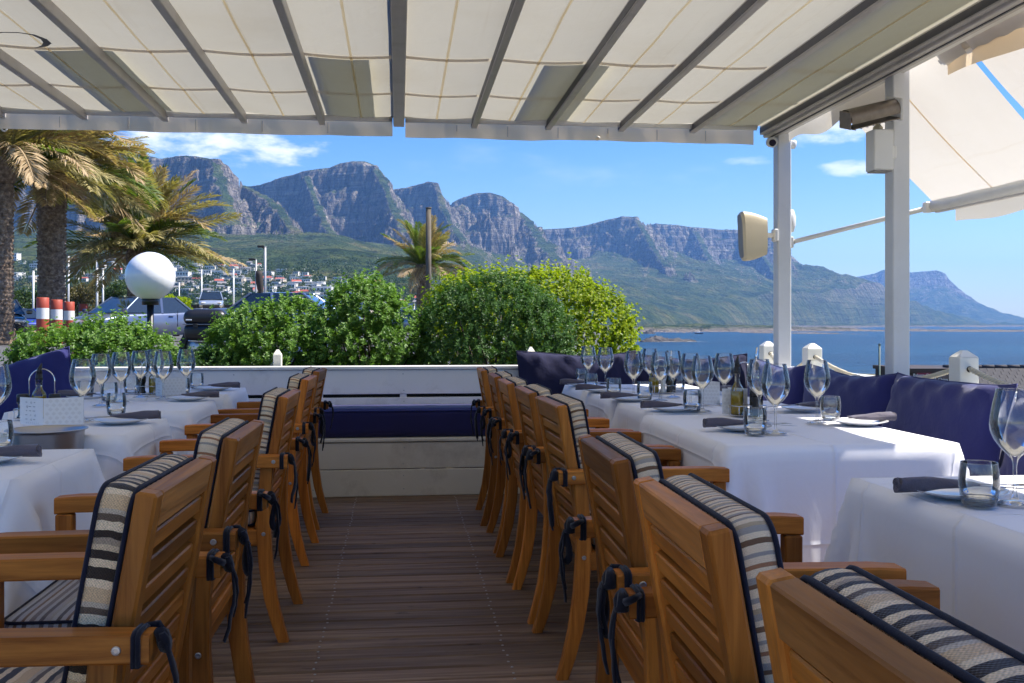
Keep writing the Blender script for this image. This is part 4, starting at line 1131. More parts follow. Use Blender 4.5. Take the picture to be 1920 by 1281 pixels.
mb = MB(); mb.lathe([(0, -.09), (.03, -.08), (.045, -.03), (.045, .03), (.03, .08), (0, .09)], 16); mb.build('housing', M['white_plastic'], c)
# shackle and rope end at the awning's far corner, bird on the valance edge
mb = MB(); p0 = at_y(8, 238, AY + .05); mb.loop_tube([(p0.x + .02 * math.cos(a * .5236), p0.y, p0.z + .03 * math.sin(a * .5236)) for a in range(12)], .006, 6)
mb.tube([(p0.x, p0.y, p0.z + .03), (p0.x, p0.y - .02, p0.z + .10)], .006, 6); tag(mb.build('shackle', M['white_plastic']), 'white shackle hanging from the awning corner by the palms', 'shackle')
# ------------------------------------------------------------------ dining: chairs
def cloth_sim(W,L,drop,seed,top=0.752,dx=0.032,steps=230,iters=18):
    rs=np.random.RandomState(seed)
    def lines(w):
        a=np.linspace(-w/2-drop,-w/2-.014,int(round(drop/dx))+1); m=np.linspace(-w/2+.014,w/2-.014,int(round(w/dx))+1)
        return np.concatenate([a,m,-a[::-1]])
    gx,gy=lines(W),lines(L); nx,ny=len(gx),len(gy)
    X,Y=np.meshgrid(gx,gy,indexing='ij')
    ax=np.diff(gx)[:,None,None]; ay=np.diff(gy)[None,:,None]
    ax2=(gx[2:]-gx[:-2])[:,None,None]; ay2=(gy[2:]-gy[:-2])[None,:,None]
    P=np.stack([X,Y,np.full_like(X,top+.003)],-1)
    P[...,2]+=rs.rand(nx,ny)*.004
    # slight diagonal initial bias so that corners choose a side
    over=(np.abs(X)>W/2)&(np.abs(Y)>L/2)
    V=np.zeros_like(P)
    hw,hl=W/2,L/2; r=.03
    cons=[]
    S=np.s_
    def add(a,b,rest,k): cons.append((a,b,rest,k))
    add(S[:-1,:],S[1:,:],ax,1.); add(S[:,:-1],S[:,1:],ay,1.)
    dg=np.hypot(ax,ay)
    add(S[:-1,:-1],S[1:,1:],dg,.55); add(S[1:,:-1],S[:-1,1:],dg,.55)
    add(S[:-2,:],S[2:,:],ax2,.05); add(S[:,:-2],S[:,2:],ay2,.05)
    cnt=np.zeros((nx,ny,1))
    for a,b,_,k in cons: cnt[a]+=1; cnt[b]+=1
    wind=rs.randn(3)*.0
    dt=.014
    Q=P.copy()
    for st in range(steps):
        V=(P-Q)/dt; V*=.965; V[...,2]-=3.0*dt
        if st<120: V[...,:2]+=rs.randn(nx,ny,2)*.01
        sp=np.linalg.norm(V,axis=-1,keepdims=True); V*=np.minimum(1,3/np.maximum(sp,1e-6))
        Q=P.copy(); P=P+V*dt
        for it in range(iters):
            C=np.zeros_like(P)
            for a,b,rest,k in cons:
                d=P[b]-P[a]; l=np.linalg.norm(d,axis=-1,keepdims=True)
                c=d*(k*.5*(l-rest)/np.maximum(l,1e-6)); C[a]+=c; C[b]-=c
            P=P+C/cnt*2.2
            # table collision: rounded box
            x,y,z=P[...,0],P[...,1],P[...,2]
            px=hw-np.abs(x); py=hl-np.abs(y); pz=top-z
            ins=(px>0)&(py>0)&(pz>0)
            m=np.minimum(np.minimum(px,py),pz)
            up=ins&(m==pz); sx=ins&(m==px)&~up; sy=ins&~up&~sx
            P[...,2]=np.where(up,top,z)
            P[...,0]=np.where(sx,np.sign(x)*hw,x); P[...,1]=np.where(sy,np.sign(y)*hl,y)
            if up.any():
                Q[up]=Q[up]*.3+P[up]*.7
    return P,nx,ny,np.stack([X,Y],-1)
def slab_cushion(name, w, h, th, rc, axis, mat, bulge=.012, seg=5):
    """boxed cushion: face in a plane, thickness along axis; UV.x runs along the boxing and across the face (metres)"""
    loop = []
    for (cx, cy_, a0) in ((w / 2 - rc, h / 2 - rc, 0), (-w / 2 + rc, h / 2 - rc, 90), (-w / 2 + rc, -h / 2 + rc, 180), (w / 2 - rc, -h / 2 + rc, 270)):
        for k in range(seg + 1):
            a = R(a0 + 90 * k / seg); loop.append((cx + rc * math.cos(a), cy_ + rc * math.sin(a)))
    # densify straight runs
    L2 = []
    for a, b in zip(loop, loop[1:] + loop[:1]):
        L2.append(a); d = math.dist(a, b); k = int(d / .05)
        for q in range(1, k): L2.append((a[0] + (b[0] - a[0]) * q / k, a[1] + (b[1] - a[1]) * q / k))
    loop = L2; n = len(loop); arc = [0]
    for a, b in zip(loop, loop[1:] + loop[:1]): arc.append(arc[-1] + math.dist(a, b))
    bm = bmesh.new(); uvl = bm.loops.layers.uv.new('UVMap')
    def V3(p, t):
        if axis == 0: return (t, p[0], p[1])
        return (p[0], p[1], t)
    rings = []
    fs = [(-.5, 1.0, 0), (-.25, 1.018, 0), (0, 1.024, 0), (.25, 1.018, 0), (.5, 1.0, 0)]
    for (t, s, _) in fs: rings.append([bm.verts.new(V3((p[0] * s if abs(p[0]) > 1e-6 else p[0], p[1] * s), t * th)) for p in loop])
    def quad(vs, uvs):
        f = bm.faces.new(vs); f.smooth = True
        for l, u in zip(f.loops, uvs): l[uvl].uv = u
    for a, b, t in zip(rings, rings[1:], range(4)):
        for i in range(n):
            k = (i + 1) % n; quad((a[i], a[k], b[k], b[i]), ((arc[i], t * th / 4), (arc[i + 1], t * th / 4), (arc[i + 1], (t + 1) * th / 4), (arc[i], (t + 1) * th / 4)))
    for sg, base in ((-1, rings[0]), (1, rings[-1])):
        prev = base; ps = 1.0; pb = 0
        for s, b in ((.86, .65), (.66, .9), (.4, 1.0), (.15, 1.0)):
            cur = [bm.verts.new(V3((p[0] * s, p[1] * s), sg * (th / 2 + bulge * b))) for p in loop]
            for i in range(n):
                k = (i + 1) % n; q = [prev[i], prev[k], cur[k], cur[i]]
                uu = [(loop[i][0] * ps, loop[i][1] * ps), (loop[k][0] * ps, loop[k][1] * ps), (loop[k][0] * s, loop[k][1] * s), (loop[i][0] * s, loop[i][1] * s)]
                if sg < 0: q, uu = q[::-1], uu[::-1]
                quad(q, uu)
            prev, ps = cur, s
        f = bm.faces.new(prev if sg > 0 else prev[::-1]); f.smooth = True
        for l, i in zip(f.loops, range(n)):
            j = i if sg > 0 else n - 1 - i; l[uvl].uv = (loop[j][0] * .15, loop[j][1] * .15)
    bmesh.ops.recalc_face_normals(bm, faces=bm.faces[:])
    me = bpy.data.meshes.new(name); bm.to_mesh(me); bm.free(); me.materials.append(mat)
    mb = MB(); mb2 = MB()
    for sg, q in ((-1, mb), (1, mb2)): q.loop_tube([V3((p[0] * 1.004, p[1] * 1.004), sg * th / 2) for p in loop], .0043, 6)
    return me, mb.mesh('piping', M['piping']), mb2.mesh('piping', M['piping'])

LEAN = math.atan(.09 / .5); ML = Matrix.Rotation(-LEAN, 3, 'Y')
def back_pt(y, s, off=0.0):
    """point on the back panel: s = distance down from the top edge along the panel, off = towards the table"""
    top = Vector((.016, y, .90)); dn = Vector((math.sin(LEAN), 0, -math.cos(LEAN))); fw = Vector((math.cos(LEAN), 0, math.sin(LEAN)))
    return top + dn * s + fw * off
KIT = {}
def kit(key, name, mat, fn):
    if key not in KIT: mb = MB(); fn(mb); KIT[key] = mb.mesh(name, mat)
    return KIT[key]
BW = .46
def f_top(mb): mb.box(back_pt(0, .033), (.0335, BW - .0885, .062), .003, ML)
def f_bot(mb): mb.box(back_pt(0, .475), (.030, BW - .088, .05), .003, ML)
def f_stile(sg):
    def f(mb): mb.box(back_pt(sg * (BW / 2 - .0225), .250), (.035, .044, .498), .005, ML)
    return f
def f_slat(i):
    def f(mb): mb.box(back_pt(0, .0925 + i * .0478, .002), (.022, BW - .087, .0335), .003, ML)
    return f
def curve_leg(mb, y, w):
    # swept rear leg: curved centreline in x-z, rectangular section
    cl = [(.072, .645), (.082, .52), (.084, .40), (.076, .28), (.058, .16), (.032, .06), (.012, 0.0)]; dep = [.046, .047, .050, .050, .047, .042, .038]
    P = []
    for (x, z), d in zip(cl, dep):
        b = .004
        P.append([(x - d / 2 + b, y - w / 2, z), (x + d / 2 - b, y - w / 2, z), (x + d / 2, y - w / 2 + b, z), (x + d / 2, y + w / 2 - b, z), (x + d / 2 - b, y + w / 2, z), (x - d / 2 + b, y + w / 2, z), (x - d / 2, y + w / 2 - b, z), (x - d / 2, y - w / 2 + b, z)])
    # finer along the length
    Q = []
    for a, b in zip(P, P[1:]):
        for t in (0, .5): Q.append([tuple(Vector(p).lerp(Vector(q), t)) for p, q in zip(a, b)])
    Q.append(P[-1]); n = len(Q)
    vs = [p for r_ in Q for p in r_]; fs = []
    for i in range(n - 1):
        for k in range(8): fs.append((i * 8 + k, i * 8 + (k + 1) % 8, (i + 1) * 8 + (k + 1) % 8, (i + 1) * 8 + k))
    fs.append(tuple(range(8))); fs.append(tuple(range((n - 1) * 8, n * 8))[::-1])
    mb.add(vs, [f[::-1] for f in fs])
def f_rleg(sg): return lambda mb: curve_leg(mb, sg * .252, .038)
def f_fleg(sg): return lambda mb: mb.box((.548, sg * .252, .3205), (.046, .038, .641), .004)
def f_arm(sg):
    def f(mb):
        P = []; 
        for x, zt, hw in ((-.004, .688, .026), (.08, .690, .027), (.3, .692, .030), (.52, .690, .030), (.574, .686, .028)):
            y = sg * .264; zb = zt - .045; b = .004
            P.append([(x, y - hw + b, zb), (x, y + hw - b, zb), (x, y + hw, zb + b), (x, y + hw, zt - b), (x, y + hw - b, zt), (x, y - hw + b, zt), (x, y - hw, zt - b), (x, y - hw, zb + b)])
        vs = [p for r_ in P for p in r_]; n = len(P)
        fs = [(i * 8 + k, i * 8 + (k + 1) % 8, (i + 1) * 8 + (k + 1) % 8, (i + 1) * 8 + k) for i in range(n - 1) for k in range(8)] + [tuple(range(8))[::-1], tuple(range((n - 1) * 8, n * 8))]
        mb.add(vs, [f[::-1] for f in fs])
    return f
def f_rail(sg): return lambda mb: mb.box((.32, sg * .250, .385), (.44, .030, .058), .003)
def f_frail(mb): mb.box((.536, 0, .385), (.030, .466, .058), .003)
def f_brail(mb): mb.box((.112, 0, .385), (.026, .466, .05), .003)
def f_seat(mb):
    for k in range(6): mb.box((.15 + k * .068, 0, .407), (.055, .475, .014), .002)
def f_bolt(x, y, z, sg): return lambda mb: (mb.lathe([(0, .0012), (.0035, .0012), (.0042, .0022), (.0062, .0020), (.0076, .0004), (.0076, 0)], 12, smooth=False), mb.v.__setitem__(slice(None), [(x + p[0], y + sg * p[2], z + p[1]) for p in mb.v]))
def f_tie(var, sg):
    r_ = random.Random(var * 7 + (3 if sg > 0 else 0))
    def f(mb):
        y = sg * .264; x0 = -.012
        # flat band round the end of the arm
        for dx in (0, .007):
            ring = [(.012 + dx, y + sy * .0295, z) for sy, z in ((-1, .642), (-1, .668), (-1, .6875), (-.6, .692), (.6, .692), (1, .6875), (1, .668), (1, .642), (.6, .6415), (-.6, .6415))]
            mb.loop_tube([Vector(p) for p in ring], .0045, 5)
        mb.tube([(.014, y - sg * .03, .688), (.0, y - sg * .045, .686), (-.012, y - sg * .03, .676)], [.006, .007, .008], 6)
        k = Vector((x0 - .004, y - sg * .012 + r_.uniform(-.012, .012), .672))
        kn = [k + Vector((0.004 * math.sin(i), .012 * math.cos(i * 1.1), .014 * math.sin(i * 1.3))) for i in range(7)]
        mb.tube(kn, [.005, .010, .012, .0125, .011, .009, .005], 7)
        for q in range(2):
            L = r_.uniform(.10, .21); dy = r_.uniform(-.05, .05) + (q - .5) * .05; pts = []
            for i in range(9):
                t = i / 8; pts.append(k + Vector((-.012 * math.sin(t * 3.1) - .006 + r_.uniform(-.002, .002), dy * t ** 1.2 + .008 * math.sin(t * 5 + q * 2), -L * t + .012 * math.sin(t * 3.14))))
            mb.tube(pts, [.007, .010, .012, .0125, .012, .0125, .0125, .012, .010], 6, flat=.25 if q else .3)
        if var % 2 == 0:   # a bow loop
            pts = [k + Vector((-.012 - .01 * math.sin(a * .52), sg * .028 * math.sin(a * .52) * .5, -.012 - .075 * math.sin(a * .26) * (1 if a < 12 else 1))) for a in range(0, 13)]
            mb.tube(pts, .010, 6, flat=.35)
    return f
CUSH = {}
def cushion_set(kind, which):
    if (kind, which) not in CUSH:
        if which == 'back': CUSH[kind, which] = slab_cushion('back_cushion',   .425, .43, .052, .035, 0, M[kind], .006)
        else: CUSH[kind, which] = slab_cushion('seat_cushion', .41, .455, .052, .035, 2, M[kind], .008)
    return CUSH[kind, which]
TONE = random.Random(12)
CH_GROUP = 'slatted teak armchairs along the aisle'
def chair(x, y, rz, kind, seat_kind, tie, label, skip=()):
    o = empty('armchair', (x, y, 0), rz); tag(o, label, 'armchair', CH_GROUP)
    A = lambda name, key, mat, fn, par=o: link(name, kit(key, name, M[mat], fn), par)
    A('top_rail', 'top', 'teak_top', f_top); A('bottom_rail', 'bot', 'teak_y', f_bot)
    for i in range(8): A('slat', ('slat', i), 'teak_y', f_slat(i))
    for sg in (-1, 1):
        A('stile', ('stile', sg), 'teak_z', f_stile(sg))
        l_ = A('leg', ('rleg', sg), 'teak_z', f_rleg(sg)); A('bolt', ('b1', sg), 'bolt', f_bolt(.083, sg * .2713, .40, sg), l_)
        A('leg', ('fleg', sg), 'teak_z', f_fleg(sg))
        a_ = A('armrest', ('arm', sg), 'teak_x', f_arm(sg)); A('bolt', ('b2', sg), 'bolt', f_bolt(.045, sg * .2908, .667, sg), a_)
        A('seat_rail', ('rail', sg), 'teak_x', f_rail(sg)); A('tie', ('tie', tie % 4, sg), 'tie', f_tie(tie % 4, sg))
    A('seat_rail', 'frail', 'teak_y', f_frail); A('seat_rail', 'brail', 'teak_y', f_brail); A('seat', 'seat', 'teak_y', f_seat)
    g_ = TONE.uniform(.80, 1.12); w_ = TONE.uniform(.92, 1.05)
    for ch in o.children: ch.color = (g_, g_ * w_, g_ * w_ * w_, 1)
    cu, p1, p2 = cushion_set(kind, 'back'); c_ = link('back_cushion', cu, o, back_pt(0, .221, .017 + .052 / 2 + .008), (0, -LEAN, 0)); link('piping', p1, c_); link('piping', p2, c_)
    cu, p1, p2 = cushion_set(seat_kind, 'seat'); c_ = link('seat_cushion', cu, o, (.335, 0, .414 + .028 + .008)); link('piping', p1, c_); link('piping', p2, c_)
    return o
r_ = random.Random(8)
for i, (x, y, kd, sk, lab) in enumerate((
    (.395, .835, 'stripe_coarse', 'stripe_coarse', 'teak armchair in the near corner with a coarse brown woven cushion'),
    (.400, 1.50, 'stripe_fine', 'stripe_fine', 'teak armchair on the sea side, second from the camera, large striped cushion'),
    (.425, 2.17, 'stripe_fine', 'stripe_fine', 'teak armchair on the sea side, third from the camera, with a dangling black bow'),
    (.520, 3.50, 'stripe_fine', 'stripe_fine', 'teak armchair on the sea side with its bolted arm end showing, after the gap'),
    (.510, 4.12, 'stripe_fine', 'stripe_fine', 'teak armchair on the sea side, fourth from the end bench'),
    (.490, 4.74, 'stripe_fine', 'stripe_fine', 'teak armchair on the sea side, third from the end bench'),
    (.490, 5.33, 'stripe_fine', 'stripe_fine', 'teak armchair on the sea side, second from the end bench'),
    (.475, 6.02, 'stripe_fine', 'stripe_fine', 'teak armchair on the sea side closest to the end bench'))):
    chair(x + r_.uniform(-.008, .008), y, r_.uniform(-.025, .025) if i else 0.0, kd, sk, i, lab)
for i, (x, y, kd, sk, lab) in enumerate((
    (-.375, 1.88, 'stripe_coarse', 'stripe_coarse', 'teak armchair on the palm side nearest the camera, coarse brown woven cushion'),
    (-.375, 2.65, 'stripe_fine', 'stripe_grey', 'teak armchair on the palm side, second from the camera, grey striped seat'),
    (-.415, 4.00, 'stripe_fine', 'stripe_fine', 'teak armchair on the palm side, third from the camera, with a bolted arm end'),
    (-.430, 5.17, 'stripe_fine', 'stripe_fine', 'teak armchair on the palm side, second from the end bench'),
    (-.455, 6.02, 'stripe_fine', 'stripe_fine', 'teak armchair on the palm side closest to the end bench'))):
    chair(x + r_.uniform(-.008, .008), y, math.pi + r_.uniform(-.03, .03), kd, sk, i + 1, lab)
# ------------------------------------------------------------------ tables and cloths
ZT = .7575; TW = .88
SIM = {}
def cloth_mesh(L, seed):
    if (L, seed) not in SIM:
        P, nx, ny, rest = cloth_sim(TW, L, .43, seed)
        I = np.arange(nx * ny).reshape(nx, ny); Fq = np.stack([I[:-1, :-1], I[1:, :-1], I[1:, 1:], I[:-1, 1:]], -1).reshape(-1, 4)
        # one Catmull-like refinement: midpoint subdivision then smoothing keeps folds round
        me = np_mesh('tablecloth', P.reshape(-1, 3), Fq, M['table_cloth'], True); SIM[L, seed] = me
        ul = me.uv_layers.new(name='UVMap'); li = Fq.ravel(); ul.data.foreach_set('uv', rest.reshape(-1, 2)[li].astype(np.float32).ravel())
    return SIM[L, seed]
def table(x0, y0, y1, seed, flip, tl, cl, side):
    L = round(y1 - y0, 3); c = (x0 + TW / 2, (y0 + y1) / 2, 0)
    o = empty('dining_table', c); tag(o, tl, 'table', 'dining tables under white cloths')
    mb = MB(); mb.box((0, 0, .722), (TW - .07, L - .07, .03), .006); mb.build('tabletop', M['teak_x'], o)
    for sx in (-1, 1):
        for sy in (-1, 1): mb = MB(); mb.box((sx * (TW / 2 - .07), sy * (L / 2 - .07), .3525), (.05, .05, .705), .004); mb.build('leg', M['teak_z'], o)
    k = link('tablecloth', cloth_mesh(L, seed), None, c, (0, 0, math.pi if flip else 0)); tag(k, cl, 'tablecloth', 'white tablecloths')
S3 = .72
for (x0, y0, y1, sd, fl, nm) in ((1.20, 1.40, 2.60, 1, 0, 'nearest the camera on the sea side'), (1.095, 3.28, 4.48, 1, 1, 'second from the camera on the sea side, partly in sun'), (1.15, 4.55, 4.55 + S3, 2, 0, 'third from the camera on the sea side'),
                                  (1.14, 5.33, 5.33 + S3, 2, 1, 'fourth from the camera on the sea side'), (1.12, 6.09, 6.09 + S3, 3, 0, 'farthest on the sea side, by the corner cushions')):
    table(x0, y0, y1, sd, fl, 'dining table ' + nm, 'white tablecloth over the table ' + nm, 1)
for (x0, y0, y1, sd, fl, nm) in ((-1.88, 2.78, 2.78 + S3, 3, 1, 'nearest the camera on the palm side'), (-1.885, 3.86, 3.86 + S3, 2, 0, 'behind the steel bowl on the palm side'),
                                  (-1.87, 4.92, 4.92 + S3, 3, 0, 'third from the camera on the palm side'), (-1.87, 6.03, 6.03 + S3, 2, 1, 'farthest on the palm side, before the end wall')):
    table(x0, y0, y1, sd, fl, 'dining table ' + nm, 'white tablecloth over the table ' + nm, 0)

# ------------------------------------------------------------------ tableware
WG = MB().lathe([(0, .0025), (.036, .0012), (.0415, .0012), (.042, .0022), (.030, .0045), (.012, .009), (.0060, .016), (.0046, .03), (.0042, .06), (.0046, .088), (.0075, .102), (.017, .113), (.032, .128), (.045, .146), (.0525, .166), (.0545, .180), (.0530, .198), (.0485, .225), (.0435, .247), (.0400, .262)], 28).mesh('bowl', M['glass'])
WGR = MB().loop_tube([(.04 * math.cos(a * .2244), .04 * math.sin(a * .2244), .262) for a in range(28)], .0009, 5).mesh('rim', M['glass'])
WGI = MB().lathe([(0, .1075), (.012, .112), (.030, .131), (.043, .149), (.0505, .168), (.0527, .180), (.0515, .197), (.0472, .224), (.0422, .246), (.0390, .262)], 28).mesh('inner_wall', M['glass'])
TU = MB().lathe([(0, .0005), (.032, .0005), (.0365, .003), (.0405, .02), (.0435, .045), (.0440, .058), (.0425, .078), (.0395, .098)], 26).mesh('wall', M['glass'])
TUI = MB().lathe([(0, .019), (.030, .0195), (.0375, .024), (.0418, .045), (.0424, .058), (.0410, .078), (.0385, .098)], 26).mesh('inner_wall', M['glass'])
TUB = MB().lathe([(0, .0015), (.031, .0015), (.0345, .004), (.036, .012), (.0345, .0175), (.0, .0165)], 26).mesh('thick_base', M['base_glass'])
TUR = MB().loop_tube([(.039 * math.cos(a * .2417), .039 * math.sin(a * .2417), .098) for a in range(26)], .001, 5).mesh('rim', M['glass'])
def wine(u, v, label, from_top=False):
    if from_top: d = F_PX * (EYE - ZT - .262) / (v - HOR); p = at_d(u, 0, d); p = Vector((p.x, p.y, ZT))
    else: p = at_z(u, v, ZT)
    o = empty('wine_glass', p, random.uniform(0, 6)); tag(o, label, 'wine glass', 'empty wine glasses on the tables')
    b = link('bowl', WG, o); link('rim', WGR, b); link('inner_wall', WGI, b); return o
def tumbler(u, v, label):
    o = empty('tumbler', at_z(u, v, ZT), random.uniform(0, 6)); tag(o, label, 'tumbler', 'empty water tumblers on the tables')
    w = link('wall', TU, o); link('rim', TUR, w); link('inner_wall', TUI, o); link('thick_base', TUB, o)
PL = MB().lathe([(0, .004), (.055, .004), (.068, .006), (.085, .0105), (.108, .0165), (.1125, .0185), (.1135, .0178), (.109, .0145), (.085, .0075), (.066, .0015), (.060, 0), (0, 0)], 40).mesh('plate', M['porcelain'])
def napkin_mesh(seed):
    r_ = random.Random(seed); mb = MB(); n = 17; P = []
    for i in range(n):
        t = i / (n - 1); x = -.155 + .19 * t; w = .0185 + .012 * max(0, t - .45) * 2 + .002 * math.sin(9 * t + seed); hh = .0175 - .012 * max(0, t - .35) / .65; row = []
        if t > .92: w *= .8; hh *= .8
        for k in range(18):
            th = 2 * math.pi * k / 18; fold = 1 + .10 * math.sin(3 * th + 5 * t + seed) + .05 * math.sin(7 * th - 9 * t) + (.10 if 5 < k < 8 else 0)
            row.append((x + .006 * math.sin(th) * (1 if i in (0, n - 1) else 0), w * math.cos(th) * fold + .012 * math.sin(4 * t + seed) * t, .0185 + hh * math.sin(th) * fold - .002 * t))
        P.append(row)
    mb.grid([r + [r[0]] for r in P], True, flip=True)
    mb.add(P[-1], [tuple(range(18))])
    # rolled end: spiral of cloth
    e = P[0]; c = Vector((-.158, 0, .0205)); sp = []
    for k in range(40):
        th = k * .5; rr = .0155 * (1 - k / 46); sp.append((-.156 - .0004 * (k % 3), math.cos(th) * rr, .0185 + math.sin(th) * rr))
    mb.tube(sp, .0024, 5); mb.add(e, [tuple(range(18))[::-1]])
    return mb.mesh('napkin', M['napkin'])
NAP = [napkin_mesh(k) for k in range(3)]
def cutlery_mesh(kind):
    mb = MB()
    if kind == 0:   # fork
        mb.tube([(-.05, 0, .0), (.03, .0, .002), (.07, 0, .003)], [.0045, .0028, .003], 6, flat=.5); mb.tube([(.07, 0, .003), (.085, 0, .002), (.10, 0, .003)], [.003, .010, .0105], 8, flat=.18)
        for k in (-1.5, -.5, .5, 1.5): mb.tube([(.098, k * .0055, .003), (.125, k * .0055, .005), (.145, k * .005, .004)], [.0016, .0015, .0008], 5)
    else:
        mb.tube([(-.05, 0, 0), (.03, 0, .001), (.045, 0, .001)], [.0055, .005, .004], 6, flat=.5); mb.tube([(.045, 0, .001), (.08, 0, .001), (.12, .002, .001), (.15, .005, .001)], [.006, .0095, .009, .002], 8, flat=.14)
    return mb.mesh(('fork', 'knife')[kind], M['steel'])
CUT = [cutlery_mesh(0), cutlery_mesh(1)]
def setting(u, v, rz, who, n=0, dx=0.0):
    p = at_z(u, v, ZT); rz += random.uniform(-.06, .06)
    o = link('plate', PL, None, p, (0, 0, rz)); tag(o, 'white side plate ' + who, 'plate', 'white side plates')
    dirx = Vector((math.cos(rz), math.sin(rz), 0)); q = p + dirx * dx + Vector((0, 0, .0125))
    o = link('napkin', NAP[n % 3], None, q, (0, 0, rz + random.uniform(-.1, .1))); tag(o, 'rolled charcoal napkin on the plate ' + who, 'napkin', 'rolled charcoal napkins')
    for k, nm in ((0, 'fork'), (1, 'knife')):
        c = link(nm, CUT[k], None, q + Vector((0, 0, .012))+ dirx * .035 + dirx * .03 + Vector((-dirx.y, dirx.x, 0)) * (.012 - .024 * k), (0, R(4), rz + (.12 - .25 * k)))
        tag(c, f'steel {nm} on the napkin ' + who, nm, f'steel {nm}s')
# sea-side row (roll ends point at the aisle)
setting(1795, 930, 0, 'nearest the camera on the sea side', 0)
setting(1392, 806, 0, 'beside the menu card of the second sea-side table', 1)
setting(1262, 770, 0, 'on the aisle edge of the third sea-side table', 2)
setting(1180, 751, 0, 'on the aisle edge of the fourth sea-side table', 0)
setting(1128, 735, 0, 'nearer of two on the farthest sea-side table', 1)
setting(1094, 724, 0, 'farther of two on the farthest sea-side table', 2)
setting(1612, 796, math.pi, 'lying in the sun patch before the large cushion', 1)
setting(1510, 770, math.pi, 'beside the condiment set, on the bench side', 2)
setting(1325, 738, math.pi, 'on the bench edge of the fourth sea-side table', 0)
# palm-side row
setting(-28, 866, math.pi, 'at the picture edge on the nearest palm-side table', 1)
setting(226, 793, math.pi, 'behind the steel bowl on the palm side', 2)
setting(354, 750, math.pi, 'on the third palm-side table by the small menu card', 0)
setting(402, 731, math.pi, 'on the farthest palm-side table', 1)
setting(165, 748, 0, 'across the third palm-side table, by the cushion', 2)
for (u, v, lab, ft) in (
    (1903, 944, 'large wine glass at the picture edge, nearest on the sea side', False), (1454, 813, 'wine glass standing before the balsamic bottle', False), (1532, 793, 'tall wine glass in front of the rope post, at the sun patch', False),
    (1317, 771, 'wine glass beside the plain back of the small menu card', False), (1358, 663, 'wine glass behind the small menu card', True), (1424, 674, 'wine glass behind the balsamic bottle', True),
    (1219, 654, 'wine glass behind the yellow bottle on the fourth sea-side table', True), (1238, 751, 'wine glass in front of the yellow bottle', False), (1188, 747, 'wine glass on the aisle side, left of the yellow bottle', False),
    (1135, 729, 'wine glass on the farthest sea-side table, nearer the camera', False), (1103, 722, 'wine glass farthest of all on the sea side', False), (1262, 658, 'wine glass behind the dark bottle on the fourth sea-side table', True), (1295, 663, 'wine glass beside the far menu card on the bench side', True),
    (-8, 684, 'wine glass cut by the picture edge, palm side', True), (155, 789, 'wine glass beside the large folded menu card', False), (189, 761, 'wine glass behind the one next to the folded menu card', False), (227, 661, 'wine glass on the third palm-side table towards the hedge', True),
    (263, 658, 'wine glass behind the small folded menu card, palm side', True), (290, 656, 'wine glass by the far oil bottle on the palm side', True), (306, 748, 'wine glass in front of the small folded menu card, palm side', False), (349, 739, 'wine glass farthest on the palm side, nearest the aisle', False)):
    wine(u, v, lab, ft)
for (u, v, lab) in (
    (1836, 948, 'tumbler nearest the camera on the sea side'), (1416, 815, 'tumbler in front of the condiment set, second sea-side table'), (1298, 771, 'tumbler on the third sea-side table beside the rolled napkin'), (1209, 750, 'tumbler in front of the yellow bottle, aisle side'),
    (1151, 741, 'tumbler on the fourth sea-side table by the aisle'), (1108, 730, 'tumbler on the farthest sea-side table, nearer one'), (1091, 718, 'tumbler farthest of all on the sea side'), (1271, 734, 'tumbler on the bench side of the fourth sea-side table'), (1557, 786, 'tumbler behind the tall wine glass at the sun patch'),
    (218, 778, 'tumbler behind the steel bowl, palm side'), (205, 752, 'tumbler by the bench edge of the third palm-side table'), (342, 741, 'tumbler beside the small folded menu card, palm side'), (369, 729, 'tumbler farthest on the palm side'), (246, 737, 'tumbler behind the small folded menu card'), (-2, 846, 'tumbler cut by the picture edge, palm side'), (160, 748, 'tumbler behind the wine glass by the navy cushion')):
    tumbler(u, v, lab)

